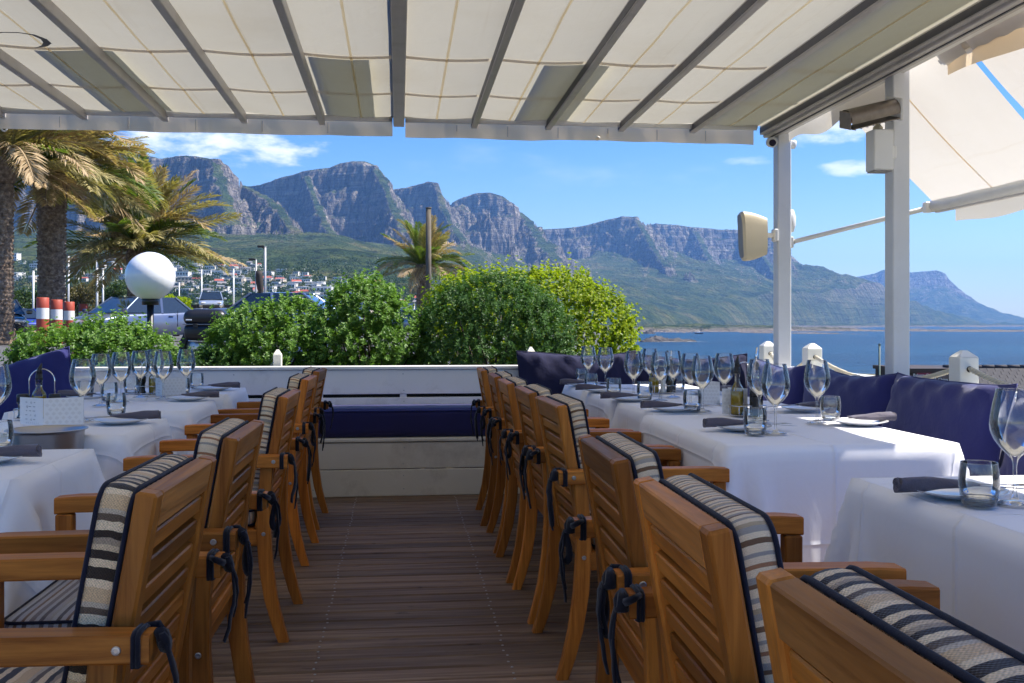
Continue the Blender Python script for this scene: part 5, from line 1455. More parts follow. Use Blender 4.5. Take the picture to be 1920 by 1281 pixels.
# menu cards
def menu(u, v, w, h, rz, fold, label, printed=True):
    o = empty('menu_card', at_z(u, v, ZT), rz); tag(o, label, 'menu card', 'white menu cards')
    for sg, nm in ((-1, 'printed_leaf'), (1, 'embossed_leaf')):
        a = sg * fold; c, s = math.cos(a), math.sin(a)
        def T(x, y, z): return (sg * x * c - y * s * 0, abs(x) * abs(s) * 1.0 + y, z)
        mb = MB(); x0, x1 = .001, w
        mb.add([T(x0, 0, 0), T(x1, 0, 0), T(x1, 0, h), T(x0, 0, h), T(x0, .0012, 0), T(x1, .0012, 0), T(x1, .0012, h), T(x0, .0012, h)], [(0, 1, 2, 3), (5, 4, 7, 6), (1, 5, 6, 2), (3, 2, 6, 7), (4, 0, 3, 7), (0, 4, 5, 1)])
        lf = mb.build(nm, M['card'], o)
        mb = MB()
        if sg < 0 and printed:
            for r in range(5):
                for k in range(3):
                    xx, zz = w * (.68 - k * .17), h * (.82 - r * .155); ln = w * random.uniform(.05, .11)
                    if (r + k) % 4 == 1: mb.loop_tube([T(xx + .004 * math.cos(q * .7854), -.0006, zz + .004 * math.sin(q * .7854)) for q in range(8)], .0006, 4)
                    else: mb.add([T(xx, -.0007, zz), T(xx + ln, -.0007, zz), T(xx + ln, -.0007, zz + .0022), T(xx, -.0007, zz + .0022)], [(0, 1, 2, 3)])
            for k in range(7): mb.add([T(w * (.2 + k * .085), -.0007, h * .06), T(w * (.2 + k * .085) + .0015, -.0007, h * .06), T(w * (.2 + k * .085) + .0015, -.0007, h * .1), T(w * (.2 + k * .085), -.0007, h * .1)], [(0, 1, 2, 3)])
            mb.build('print', M['card_print'], lf)
        else:
            for r in range(6):
                for k in range(6):
                    xx, zz = w * (.1 + k * .16 + (.08 if r % 2 else 0)), h * (.12 + r * .155)
                    if xx > w * .95: continue
                    mb.add([T(xx, -.0009, zz - .008), T(xx + .009, -.0004, zz), T(xx, -.0009, zz + .008), T(xx - .009, -.0004, zz)], [(0, 1, 2, 3)])
            mb.build('emboss', M['card_emboss'], lf)
menu(81, 799, .150, .112, R(-8), R(28), 'large folded white menu card before the oil bottle')
menu(304, 745, .135, .105, R(-14), R(48), 'small folded white menu card on the third palm-side table')
menu(1402, 777, .118, .118, R(58), R(62), 'white menu card with an embossed pattern before the pepper mill', False)
menu(1350, 758, .105, .115, R(48), R(62), 'white menu card behind the embossed one, farther along', False)

# condiment sets
def bottle(p, liquid, label, spout, hgt=.155):
    o = empty('oil_bottle' if liquid == 'olive_oil' else 'vinegar_bottle', p, random.uniform(0, 1)); tag(o, label, 'bottle', 'condiment bottles')
    k = hgt / .155
    mb = MB(); 
    def sq(r, z, n=24): 
        return [(r * math.copysign(abs(math.cos(a)) ** .6, math.cos(a)), r * math.copysign(abs(math.sin(a)) ** .6, math.sin(a)), z * k) for a in [2 * math.pi * i / n for i in range(n)]]
    prof = [(.001, 0), (.024, 0), (.026, .004), (.0265, .05), (.0262, .092), (.022, .104), (.014, .116), (.0115, .124), (.0115, .15), (.0135, .1505), (.0135, .158)]
    P = [sq(r, z) for r, z in prof]; mb.grid([r_ + [r_[0]] for r_ in P], True, flip=True); mb.build('glass_body', M['bottle_glass'], o)
    mb = MB(); P = [sq(r, z) for r, z in ((.0005, .003), (.0225, .003), (.0243, .008), (.0246, .075), (.0245, .088), (.0005, .088))]; mb.grid([r_ + [r_[0]] for r_ in P], True, flip=True); mb.build('liquid', M[liquid], o)
    mb = MB(); mb.lathe([(0, .156 * k), (.015, .156 * k), (.015, .166 * k), (.0135, .168 * k), (.0145, .172 * k), (.0135, .178 * k), (.009, .182 * k), (0, .183 * k)], 16); mb.build('stopper', M['black_plastic'], o)
    mb = MB()
    if spout == 'black': mb.tube([(0, 0, .18 * k), (.003, 0, .2 * k), (.012, 0, .222 * k)], [.0125, .010, .003], 10)
    else: mb.tube([(0, 0, .18 * k), (.0, 0, .205 * k), (.004, 0, .235 * k)], [.0062, .0055, .004], 10)
    mb.build('spout', M['black_plastic' if spout == 'black' else 'chrome'], o)
def mill(p, mat, h, r, label, lid='black_plastic'):
    o = empty('pepper_mill', p); tag(o, label, 'pepper mill', 'mills and shakers')
    mb = MB(); mb.lathe([(0, 0), (r, 0), (r, h * .06), (r * .8, h * .12), (r * .78, h * .55), (r * .95, h * .62), (r * .95, h * .66), (0, h * .66)], 20); mb.build('body', M[mat], o)
    mb = MB(); mb.lathe([(0, h * .66), (r * 1.0, h * .665), (r * 1.02, h * .93), (r * .9, h * .985), (0, h)], 20); mb.build('lid', M[lid], o)
def caddy(u, v, w, h, rz, label):
    o = empty('condiment_caddy', at_z(u, v, ZT), rz); tag(o, label, 'caddy', 'wire condiment caddies')
    mb = MB(); dp = .075
    mb.box((0, 0, .003), (w, dp, .003), .001); mb.build('tray', M['chrome'], o)
    mb = MB(); mb.loop_tube([(x, y, .045) for x, y in ((-w / 2, -dp / 2), (0, -dp / 2), (w / 2, -dp / 2), (w / 2, 0), (w / 2, dp / 2), (0, dp / 2), (-w / 2, dp / 2), (-w / 2, 0))], .002, 6)
    for sx in (-1, 1):
        for sy in (-1, 1): mb.tube([(sx * w / 2, sy * dp / 2, .003), (sx * w / 2, sy * dp / 2, .046)], .002, 6)
    mb.build('rail', M['chrome'], o)
    mb = MB(); hw = w * .29
    mb.tube([(-hw, .03, .003), (-hw, .03, h - hw)] + [(-hw * math.cos(a * .1745), .03, h - hw + hw * math.sin(a * .1745)) for a in range(1, 18)] + [(hw, .03, h - hw), (hw, .03, .003)], .0026, 8); mb.build('handle', M['chrome'], o)
    return o
def place(u, v, dz=.0046): p = at_z(u, v, ZT); p.z += dz; return p
c = caddy(74, 785, .185, .215, 0, 'wire condiment caddy behind the large folded menu card'); P0 = Vector(c.location)
bottle(P0 + Vector((0, -.005, .0046)), 'olive_oil', 'square olive oil bottle with black pourer beside the navy cushion', 'black', .165)
mill(P0 + Vector((-.066, -.005, .0046)), 'bottle_glass', .105, .026, 'dark-lidded jar standing left of the oil bottle'); mill(P0 + Vector((.066, -.005, .0046)), 'bottle_glass', .105, .024, 'dark-lidded jar standing right of the oil bottle')
c = caddy(1402, 779, .15, .24, .3, 'wire condiment caddy behind the embossed menu card'); P0 = Vector(c.location)
bottle(P0 + Vector((-.048, .004, .0046)), 'olive_oil', 'olive oil bottle with black pourer, sea side', 'black', .185)
bottle(P0 + Vector((.040, .0, .0046)), 'balsamic', 'dark balsamic bottle with a steel pourer, sea side', 'steel', .2)
mill(P0 + Vector((.004, -.085, -.0)), 'black_plastic', .135, .021, 'black pepper mill next to the embossed menu card')
c = caddy(1243, 737, .15, .2, .2, 'wire condiment caddy on the fourth sea-side table'); P0 = Vector(c.location)
bottle(P0 + Vector((-.055, 0, .0046)), 'olive_oil', 'yellow oil bottle on the fourth sea-side table', 'black', .16); bottle(P0 + Vector((.05, 0, .0046)), 'balsamic', 'dark bottle on the fourth sea-side table', 'steel', .165)
mill(P0 + Vector((0, -.005, .0046)), 'white_plastic', .125, .02, 'white shaker between the yellow and the dark bottle', 'white_plastic')
c = caddy(279, 738, .15, .2, .1, 'wire condiment caddy on the third palm-side table'); P0 = Vector(c.location)
bottle(P0 + Vector((.03, 0, .0046)), 'olive_oil', 'far oil bottle on the third palm-side table', 'black', .15); mill(P0 + Vector((-.04, 0, .0046)), 'black_plastic', .1, .024, 'black-lidded jar by the far oil bottle')

# steel bowl on its stand between two tables
p = at_d(88, 806, 3.66); o = empty('wine_cooler', (p.x, p.y, 0)); tag(o, 'round stainless steel bowl on a stand between the palm-side tables', 'wine cooler')
mb = MB(); zr = p.z; mb.lathe([(.0, zr - .19), (.085, zr - .19), (.108, zr - .17), (.122, zr - .11), (.128, zr - .01), (.131, zr - .002), (.140, zr + .001), (.141, zr + .004), (.134, zr + .005), (.126, zr - .004), (.121, zr - .06), (.115, zr - .12), (.09, zr - .175), (0, zr - .18)], 44); mb.build('bowl', M['steel'], o)
mb = MB(); mb.loop_tube([(.118 * math.cos(a * .2618), .118 * math.sin(a * .2618), zr - .15) for a in range(24)], .006, 6); mb.build('hoop', M['chrome'], o)
for k in range(3): a = k * 2.094 + .4; mb = MB(); mb.tube([(.12 * math.cos(a), .12 * math.sin(a), zr - .15), (.09 * math.cos(a), .09 * math.sin(a), .35), (.15 * math.cos(a), .15 * math.sin(a), .0)], .007, 8); mb.build('leg', M['chrome'], o)
mb = MB(); mb.lathe([(0, .002), (.004, .002), (.005, 0)], 8); b = mb.build('rivet', M['black_metal'], o, (.0, -.127, zr - .06), (R(90), 0, 0))
# ------------------------------------------------------------------ hedge bushes
def bush(name, lumps, nshoot, mat, leaf, seed, label, twig=True, up=.55, shoot=.11, per=4, nl=8, wide=.42):
    """lumps: (center, radii) ellipsoids. Shoots grow from their surface, each carrying rosettes of small leaves."""
    r_ = np.random.RandomState(seed); C = np.array([l[0] for l in lumps], float); Rr = np.array([l[1] for l in lumps], float)
    w = (Rr[:, 0] * Rr[:, 2] + Rr[:, 0] * Rr[:, 1]); w /= w.sum()
    pts = []; nrm = []
    while len(pts) < nshoot:
        k = r_.choice(len(C), 400, p=w); d = r_.randn(400, 3); d /= np.linalg.norm(d, axis=1, keepdims=True)
        dep = np.where(r_.rand(400) < .72, 1.0 - .12 * r_.rand(400), .45 + .45 * r_.rand(400)) 
        p = C[k] + d * Rr[k] * dep[:, None]
        q = np.abs((p[:, None] - C[None]) / Rr[None]); ins = ((q ** 2).sum(-1) < .62)
        ins[np.arange(400), k] = False
        ok = ~ins.any(1); n = d / Rr[k]; n /= np.linalg.norm(n, axis=1, keepdims=True)
        pts += list(p[ok]); nrm += list(n[ok])
    P = np.array(pts[:nshoot]); N = np.array(nrm[:nshoot]) * (1 - up) + np.array([0, 0, up]) + r_.randn(nshoot, 3) * .22
    N /= np.linalg.norm(N, axis=1, keepdims=True); Ls = shoot * (.35 + 1.0 * r_.rand(nshoot) ** 1.6 + .9 * (r_.rand(nshoot) < .06))
    base = []; ax = []; sz = []
    for j in range(per):
        t = (j + .4) / per; base.append(P + N * (Ls * t)[:, None]); ax.append(N); sz.append(np.full(nshoot, leaf * (1.12 - .42 * t)) * (.8 + .4 * r_.rand(nshoot)))
    base = np.concatenate(base); ax = np.concatenate(ax); sz = np.concatenate(sz); m_ = len(base)
    a = np.cross(ax, r_.randn(m_, 3)); a /= np.linalg.norm(a, axis=1, keepdims=True); b = np.cross(ax, a)
    Vs = []
    for k in range(nl):
        th = 2 * math.pi * k / nl + r_.rand(m_) * .9; rad = a * np.cos(th)[:, None] + b * np.sin(th)[:, None]
        dirn = rad * .8 + ax * (.25 + .7 * r_.rand(m_))[:, None]; dirn /= np.linalg.norm(dirn, axis=1, keepdims=True)
        side = np.cross(dirn, ax); side /= np.maximum(np.linalg.norm(side, axis=1, keepdims=True), 1e-6)
        L = (sz * (.75 + .5 * r_.rand(m_)))[:, None]; tip = base + dirn * L - ax * L * .08
        mid = base + dirn * L * .55 + ax * L * .06
        Vs.append(np.stack([base, mid + side * L * wide * .5, tip, mid - side * L * wide * .5], 1))
    V = np.concatenate(Vs).reshape(-1, 3); Fq = np.arange(len(V)).reshape(-1, 4)
    c0 = C.mean(0); zb = (C[:, 2] - Rr[:, 2]).min()
    o = empty(name, (c0[0], c0[1], .2)); tag(o, label, 'bush', 'bushes of the hedge behind the end wall')
    cr = link('crown', np_mesh('crown', V - np.array([c0[0], c0[1], .2]), Fq, M[mat]), o)
    mb = MB(); rr = random.Random(seed)
    for k in range(9 + 3 * len(lumps)):
        q = P[rr.randrange(nshoot)]; q = Vector(q) - Vector((c0[0], c0[1], .2)); s_ = Vector((rr.uniform(-.12, .12), rr.uniform(-.08, .08), -.1))
        mid = s_.lerp(q, .5) + Vector((0, 0, .08)); mb.tube([s_, mid, q * .96], [.016, .010, .004], 5)
    mb.build('stem', M['twig'], o)
    return o
def lump(u, v, d, ru, rv, rd):
    p = at_d(u, v, d); s_ = d / F_PX; return ((p.x, p.y, p.z), (ru * s_, rd, rv * s_))
D1 = 8.25
bush('bush', [lump(105, 668, D1, 72, 45, .32), lump(205, 640, D1 + .1, 58, 38, .32), lump(262, 668, D1, 52, 42, .30), lump(170, 690, D1 - .2, 120, 60, .3), lump(60, 675, D1 - .1, 38, 38, .2), lump(285, 690, D1 - .1, 50, 50, .28)], 1250, 'leaf_bush', .034, 1, 'broad low green bush in front of the white globe lamp')
bush('bush', [lump(470, 640, D1, 62, 62, .32), lump(545, 625, D1 + .1, 58, 60, .3), lump(430, 672, D1 - .1, 50, 48, .26), lump(530, 675, D1 - .15, 85, 55, .28)], 1050, 'leaf_bush', .034, 2, 'small leafy green bush in front of the motorcycle box')
bush('bush', [lump(685, 600, D1 + .05, 72, 72, .36), lump(640, 640, D1 - .05, 52, 62, .3), lump(735, 635, D1, 60, 66, .32), lump(690, 668, D1 - .1, 105, 60, .32)], 1350, 'leaf_bush', .034, 3, 'tall pointed green bush left of the palm and wooden pole')
bush('bush', [lump(930, 598, D1 + .05, 105, 78, .42), lump(855, 625, D1, 62, 78, .36), lump(1000, 635, D1, 72, 72, .36), lump(930, 668, D1 - .1, 140, 62, .34)], 1900, 'leaf_dark', .028, 4, 'large rounded dark green bush in the middle of the hedge', nl=9, wide=.34)
D2 = 10.2
bush('bush', [lump(930, 600, D2, 125, 90, .7), lump(1040, 590, D2 + .1, 95, 82, .7), lump(1110, 625, D2, 72, 78, .55), lump(860, 610, D2 + .2, 62, 88, .5), lump(1145, 655, D2 - .1, 42, 55, .4), lump(1060, 670, D2 - .2, 105, 70, .55)], 2600, 'leaf_yellow', .036, 5, 'large sunlit yellow-green bush next to the sea', up=.45, shoot=.14, nl=7, wide=.6)
bush('bush', [lump(355, 694, 8.0, 34, 26, .2), lump(400, 690, 8.05, 40, 28, .2)], 260, 'leaf_dark', .03, 6, 'small dark low shrub in the gap beside the wine glasses')

# ------------------------------------------------------------------ palms
def frond_mesh(L, droop, mat, seed, hang=.35):
    r_ = np.random.RandomState(seed); mb = MB(); n = 14; pts = []; x = z = 0.0; a = 0.0
    for i in range(n + 1):
        pts.append(Vector((x, 0, z))); a -= droop / n * (.5 + 1.0 * i / n); x += L / n * math.cos(a); z += L / n * math.sin(a)
    mb.tube(pts, [.045 * (1 - .85 * i / n) + .006 for i in range(n + 1)], 5, flat=.6)
    V = []; nl = 74
    for k in range(nl):
        t = .10 + .9 * k / nl; i = min(n - 1, int(t * n)); f = t * n - i; p = pts[i].lerp(pts[i + 1], f); tg = (pts[i + 1] - pts[i]).normalized(); upv = Vector((0, 1, 0)).cross(tg) * -1
        ll = .60 * (math.sin(math.pi * min(1, .12 + .86 * t)) ** .7) * (L / 3.0) + .06
        for sg in (-1, 1):
            d = (tg * (.75 + r_.uniform(-.15, .15)) + Vector((0, sg * .75, 0)) + upv * (.35 + r_.uniform(-.2, .25))).normalized()
            l_ = ll * r_.uniform(.8, 1.15); w = .016 * L / 3 + .007; m_ = p + d * l_ * .55 - Vector((0, 0, hang * l_ * .12)); e = p + d * l_ - Vector((0, 0, hang * l_ * .5)); nn = d.cross(upv).normalized()
            V.append((p - nn * w * .5, m_ - nn * w, e, m_ + nn * w))
    vs = [q for f in V for q in f]; mb.add(vs, [(4 * i, 4 * i + 1, 4 * i + 2, 4 * i + 3) for i in range(len(V))])
    return mb.mesh('frond', M[mat])
FR = {}
for mt_ in ('frond_green', 'frond_mixed', 'frond_brown'):
    for k, dr in enumerate((.5, 1.0, 1.5)): FR[mt_, k] = frond_mesh(3.0, dr, mt_, 10 + k, .35 if mt_ == 'frond_green' else .8)
def palm_trunk(h, r0, r1, seed, lean=0.0):
    r_ = np.random.RandomState(seed); nr, na = 150, 40; th = np.linspace(0, 2 * np.pi, na, endpoint=False); mb = MB(); P = []
    for i in range(nr):
        t = i / (nr - 1); z = h * t; r = r0 + (r1 - r0) * t + .06 * r0 * math.exp(-t * 14) * 3
        row = []
        for j in range(na):
            rowi = z / .115; k = int(rowi); off = .5 * (k % 2); u = (j / na * 13 + off); f1 = abs((u % 1) - .5) * 2; f2 = rowi - k
            sc_ = (1 - f1 ** 1.6) * (1 - (f2 - .75) ** 2 * 1.6)
            q = r * (1 + .22 * max(0, sc_) - .09 + .035 * (hash2(np.array([k]), np.array([int(u)]), seed)[0] - .5))
            row.append((q * math.cos(th[j]) + lean * t * t, q * math.sin(th[j]), z))
        P.append(row + [row[0]])
    mb.grid(P, True, flip=True); return mb.mesh('trunk', M['palm_bark'])
def palm(u, v_crown, d, r0, r1, nf, L, seed, label, wind=0.0, mix=(.4, .35, .25), lean=0.0, emin=-35):
    rr = random.Random(seed); c = at_d(u, v_crown, d); h = c.z - GZ
    o = empty('palm_tree', (c.x - lean, c.y, GZ)); tag(o, label, 'palm tree', 'palm trees by the car park')
    link('trunk', palm_trunk(h, r0, r1, seed, lean), o)
    for k in range(nf):
        t = (k + .5) / nf; az = k * 2.39996 + rr.uniform(-.3, .3); el = emin + (88 - emin) * (1 - t) ** .8 + rr.uniform(-8, 8)
        az_v = Vector((math.cos(az) + wind, math.sin(az))); az = math.atan2(az_v.y, az_v.x)
        q = rr.random() - (.25 if el < 5 else (-.25 if el > 45 else 0))
        mt_ = 'frond_green' if q < -0.0 + mix[0] and el > -5 else ('frond_mixed' if q < mix[0] + mix[1] and el > -20 else 'frond_brown')
        if el < 0 and rr.random() < .6: mt_ = 'frond_brown'
        kv = 0 if el > 55 or el < 8 else 1; kv = max(0, min(2, kv + rr.choice((-1, 0, 0, 1))))
        f = link('frond', FR[mt_, kv], o, (lean + .12 * math.cos(az), .12 * math.sin(az), h + rr.uniform(-.25, .15))); s_ = L / 3.0 * rr.uniform(.8, 1.1); f.scale = (s_, s_, s_)
        f.rotation_euler = Euler((rr.uniform(-.4, .4), -R(el), az), 'XYZ')
    mb = MB(); mb.lathe([(r1 * 1.15, h - .7), (r1 * 1.35, h - .35), (r1 * 1.1, h), (0, h + .3)], 14, (lean, 0, 0)); mb.build('crown_base', M['palm_bark'], o)
palm(2, 295, 27, .30, .29, 60, 3.1, 3, 'palm tree at the picture edge, only its trunk and drooping fronds in view', .55, (.25, .45, .30), emin=-14)
palm(97, 322, 31, .36, .42, 86, 3.5, 5, 'thick-trunked palm with wind-blown brown fronds behind the red bollards', .6, (.22, .45, .33), emin=-16)
palm(256, 466, 38, .34, .30, 92, 3.7, 9, 'bushy palm behind the globe lamp with green and tan fronds', .2, (.5, .35, .15), emin=-10)
palm(793, 497, 60, .38, .40, 64, 2.9, 13, 'distant palm standing behind the wooden pole', .3, (.6, .25, .15), emin=-18)

# trees behind the car park
def tree(u, vtop, vbase, d, rpx, mat, seed, label, n=16, per=170, size=.22):
    rr = random.Random(seed); b = at_d(u, HOR, d); b.z = GZ; top = at_d(u, vtop, d).z; H = top - GZ; rad = rpx * d / F_PX
    o = empty('tree', b); tag(o, label, 'tree', 'trees behind the car park')
    cs = []; rs_ = []
    for k in range(n):
        a = rr.uniform(0, 6.28); q = rr.random() ** .5; z = H * rr.uniform(.35, .82); cs.append((math.cos(a) * rad * q * .8, math.sin(a) * rad * q * .6, z)); rs_.append(rad * rr.uniform(.28, .5) * (1 - .3 * abs(z / H - .55)))
    V, Fq = leaf_cloud(cs, rs_, per, size, seed, .7); link('crown', np_mesh('crown', V, Fq, M[mat]), o)
    mb = MB(); mb.tube([(0, 0, 0), (.1, 0, H * .3), (.0, .1, H * .6)], [.16, .12, .07], 8)
    for k in range(6): mb.tube([(.05, 0, H * .3), Vector(cs[k]) * .6 + Vector((0, 0, H * .1)), cs[k]], [.08, .05, .02], 6)
    mb.build('trunk', M['twig'], o)
tree(20, 535, 590, 88, 42, 'leaf_tree', 1, 'dark tree behind the blue parked car')
tree(70, 522, 590, 92, 40, 'leaf_tree', 2, 'dark round tree left of the thick palm trunk')
tree(150, 524, 590, 86, 46, 'leaf_tree_olive', 3, 'olive-brown tree between the poles and the bushy palm')
tree(205, 516, 590, 90, 44, 'leaf_tree', 4, 'green tree behind the bushy palm')
tree(270, 545, 590, 84, 40, 'leaf_tree', 5, 'green tree hidden behind the globe lamp')
tree(330, 540, 610, 47, 26, 'leaf_yellow', 6, 'yellow-green shrub beside the pale parked sedan', 12, 150, .12)
# ------------------------------------------------------------------ street furniture
p = at_d(282, 518, 8.75); o = empty('globe_lamp', (p.x, p.y, .25)); tag(o, 'round white globe lamp on a black post in the hedge', 'lamp')
zc = p.z - .25; r = .213
mb = MB(); mb.lathe([(.0 if i == 16 else max(1e-7, r * math.sin(R(180 * i / 16 if i else 0) if True else 0)), zc - r * math.cos(R(180 * i / 16))) for i in range(1, 17)], 36); mb.f.append(list(range(36))[::-1]); mb.sm.append(True); mb.mi.append(0); mb.build('globe', M['globe'], o)
mb = MB(); mb.lathe([(0, zc - r - .04), (.07, zc - r - .04), (.075, zc - r + .012), (.06, zc - r + .02)], 20); mb.build('collar', M['black_plastic'], o)
mb = MB(); mb.tube([(0, 0, 0), (0, 0, zc - r - .03)], .03, 12); mb.build('post', M['black_metal'], o)

for (u, v, d, lab) in ((80, 558, 25.5, 'red and white concrete bollard nearest the picture edge'), (106, 562, 27.3, 'red and white concrete bollard, second from the picture edge'), (129.5, 566, 29.8, 'red and white concrete bollard, third from the picture edge'), (156, 570, 36, 'red and white concrete bollard, half hidden by the low bush')):
    p = at_d(u, v, d); H = p.z - GZ; o = empty('bollard', (p.x, p.y, GZ)); tag(o, lab, 'bollard', 'red and white bollards'); rr_ = .152; b0, b1 = H - .27, H - .55
    for nm, z0, z1, mt_ in (('lower_band', 0, b1, 'bollard_red'), ('white_band', b1, b0, 'bollard_white'), ('upper_band', b0, H, 'bollard_red')):
        mb = MB(); top = [(rr_ - .012, z1), (0, z1)] if z1 == H else [(rr_, z1)]
        mb.lathe([(rr_, z0)] + ([(rr_, z1 - .012)] if z1 == H else []) + top, 22); mb.build(nm, M[mt_], o)
# poles
p = at_d(120, 395, 58); o = empty('striped_pole', (p.x, p.y, GZ)); tag(o, 'white pole with a spiralling red stripe beside the thick palm', 'pole'); H = p.z - GZ
mb = MB(); mb.tube([(0, 0, 0), (0, 0, H)], .085, 12); mb.build('pole', M['pole_white'], o)
mb = MB(); P = []
for i in range(80): th = i * .42; z = H * i / 79; P.append([(.088 * math.cos(th + q), .088 * math.sin(th + q), z + q * .12) for q in (0, .5, 1.0, 1.5)])
mb.grid(P); mb.build('stripe', M['pole_red'], o)
def pole(u, vt, d, r, lab, mat='pole_white', name='fence_pole', base=GZ):
    p = at_d(u, vt, d); o = empty(name, (p.x, p.y, base)); tag(o, lab, 'pole', 'slim poles round the car park'); mb = MB(); mb.tube([(0, 0, 0), (0, 0, p.z - base)], [r * 1.1, r], 10); mb.build('shaft', M[mat], o)
    mb = MB(); mb.lathe([(r * 1.3, 0), (r * 1.3, .02), (0, .03)], 10, (0, 0, p.z - base)); mb.build('cap', M[mat], o); return o, p
pole(22, 527, 80, .07, 'short slim white pole at the far left behind the blue car'); pole(62.5, 508, 75, .075, 'slim white pole left of the thick palm trunk'); pole(76, 505, 82, .06, 'slim white pole touching the thick palm trunk')
pole(128.5, 480, 70, .06, 'slim white pole right beside the striped pole'); o, p = pole(182, 490, 72, .075, 'slim white pole with a double lamp head left of the bushy palm')
mb = MB(); 
for sg in (-1, 1): mb.box((sg * .22, 0, p.z - GZ + .02), (.3, .14, .10), .02)
mb.build('lamp_head', M['pole_grey'], o)
pole(193, 503, 76, .07, 'slim white pole under the bushy palm fronds')
a_, pa = pole(378, 505, 78, .055, 'slim pole of the high fence behind the silver car'); b_, pb = pole(438, 504, 78, .06, 'slim pole of the high fence right of the silver cars')
_, pc = pole(336, 530, 80, .04, 'short slim pole behind the yellow-green shrub')
mb = MB(); q0 = at_d(340, 506, 78); q1 = at_d(500, 504, 78); mb.tube([q0, q1], .012, 5); tag(mb.build('fence_wire', M['pole_grey']), 'thin top wire of the high fence', 'wire')
o, p = pole(497, 463, 62, .075, 'tall street lamp pole above the wooden carving', 'pole_grey', 'street_lamp')
mb = MB(); mb.box((-.25, 0, p.z - GZ + .02), (.42, .22, .13), .03); mb.tube([(0, 0, p.z - GZ - .15), (-.2, 0, p.z - GZ)], .03, 6); mb.build('lamp_head', M['black_metal'], o)
o, p = pole(480, 487, 66, .055, 'shorter street lamp behind the wooden carving', 'pole_grey', 'street_lamp')
mb = MB(); mb.box((-.25, 0, p.z - GZ + .02), (.42, .22, .13), .03); mb.build('lamp_head', M['black_metal'], o)
pole(803.5, 390, 44, .115, 'tall weathered wooden pole in front of the distant palm', 'pole_wood', 'wooden_pole')
# dark wooden carving
p = at_d(490, 508, 58); o = empty('wood_carving', (p.x, p.y, GZ)); tag(o, 'dark twisted wooden carving standing behind the cars', 'carving'); H = p.z - GZ
mb = MB(); pts = []; rad = []
for i in range(16): t = i / 15; pts.append((.12 * math.sin(t * 5), .05 * math.cos(t * 4), H * t)); rad.append(.20 + .06 * math.sin(t * 9) - .05 * t)
mb.tube(pts, rad, 12); mb.tube([(.1, -.3, 0), (.15, -.28, H * .35), (.05, -.2, H * .6)], [.12, .10, .04], 8); mb.build('trunk', M['dark_wood'], o)
# raised bank with stone wall, black fence
q = [at_d(330, 600, 64), at_d(452, 600, 64), at_d(452, 600, 100), at_d(330, 600, 100)]
bank = slab([(a.x, a.y) for a in q], GZ, 2.02, 'bank_terrain', M['dry_grass']); tag(bank, kind='structure')
wl = empty('stone_wall', at_d(398, 600, 63.6)); wl.location.z = GZ; tag(wl, 'low rough stone wall with dry grass on top, behind the cars', 'wall')
mb = MB(); rr = random.Random(2); a, b = at_d(330, 600, 63.7), at_d(452, 600, 63.7); dr = (b - a).normalized()
for r0 in range(5):
    x = 0.0
    while x < (b - a).length:
        w = rr.uniform(.28, .6); c = a + dr * (x + w / 2); h_ = .27
        m2 = MB(); m2.box((0, 0, 0), (w * .96, .3 + rr.uniform(0, .08), h_ * .95), .05); so = m2.build('stone', M['stone'], wl, (c.x - wl.location.x, c.y - wl.location.y, .14 + r0 * h_), (0, 0, math.atan2(dr.y, dr.x))); x += w
fb = empty('board_fence', at_d(400, 600, 90)); fb.location.z = 2.0; tag(fb, 'black board fence beyond the raised parking bank', 'fence')
mb = MB(); a, b = at_d(300, 600, 90), at_d(470, 600, 90); mb.beam((a.x - fb.location.x, a.y - fb.location.y, .45), (b.x - fb.location.x, b.y - fb.location.y, .45), .06, .9); mb.build('boards', M['fence_black'], fb)
for k in range(6): q = a.lerp(b, k / 5); mb = MB(); mb.box((q.x - fb.location.x, q.y - fb.location.y - .06, .48), (.1, .1, .98)); mb.build('post', M['fence_black'], fb)

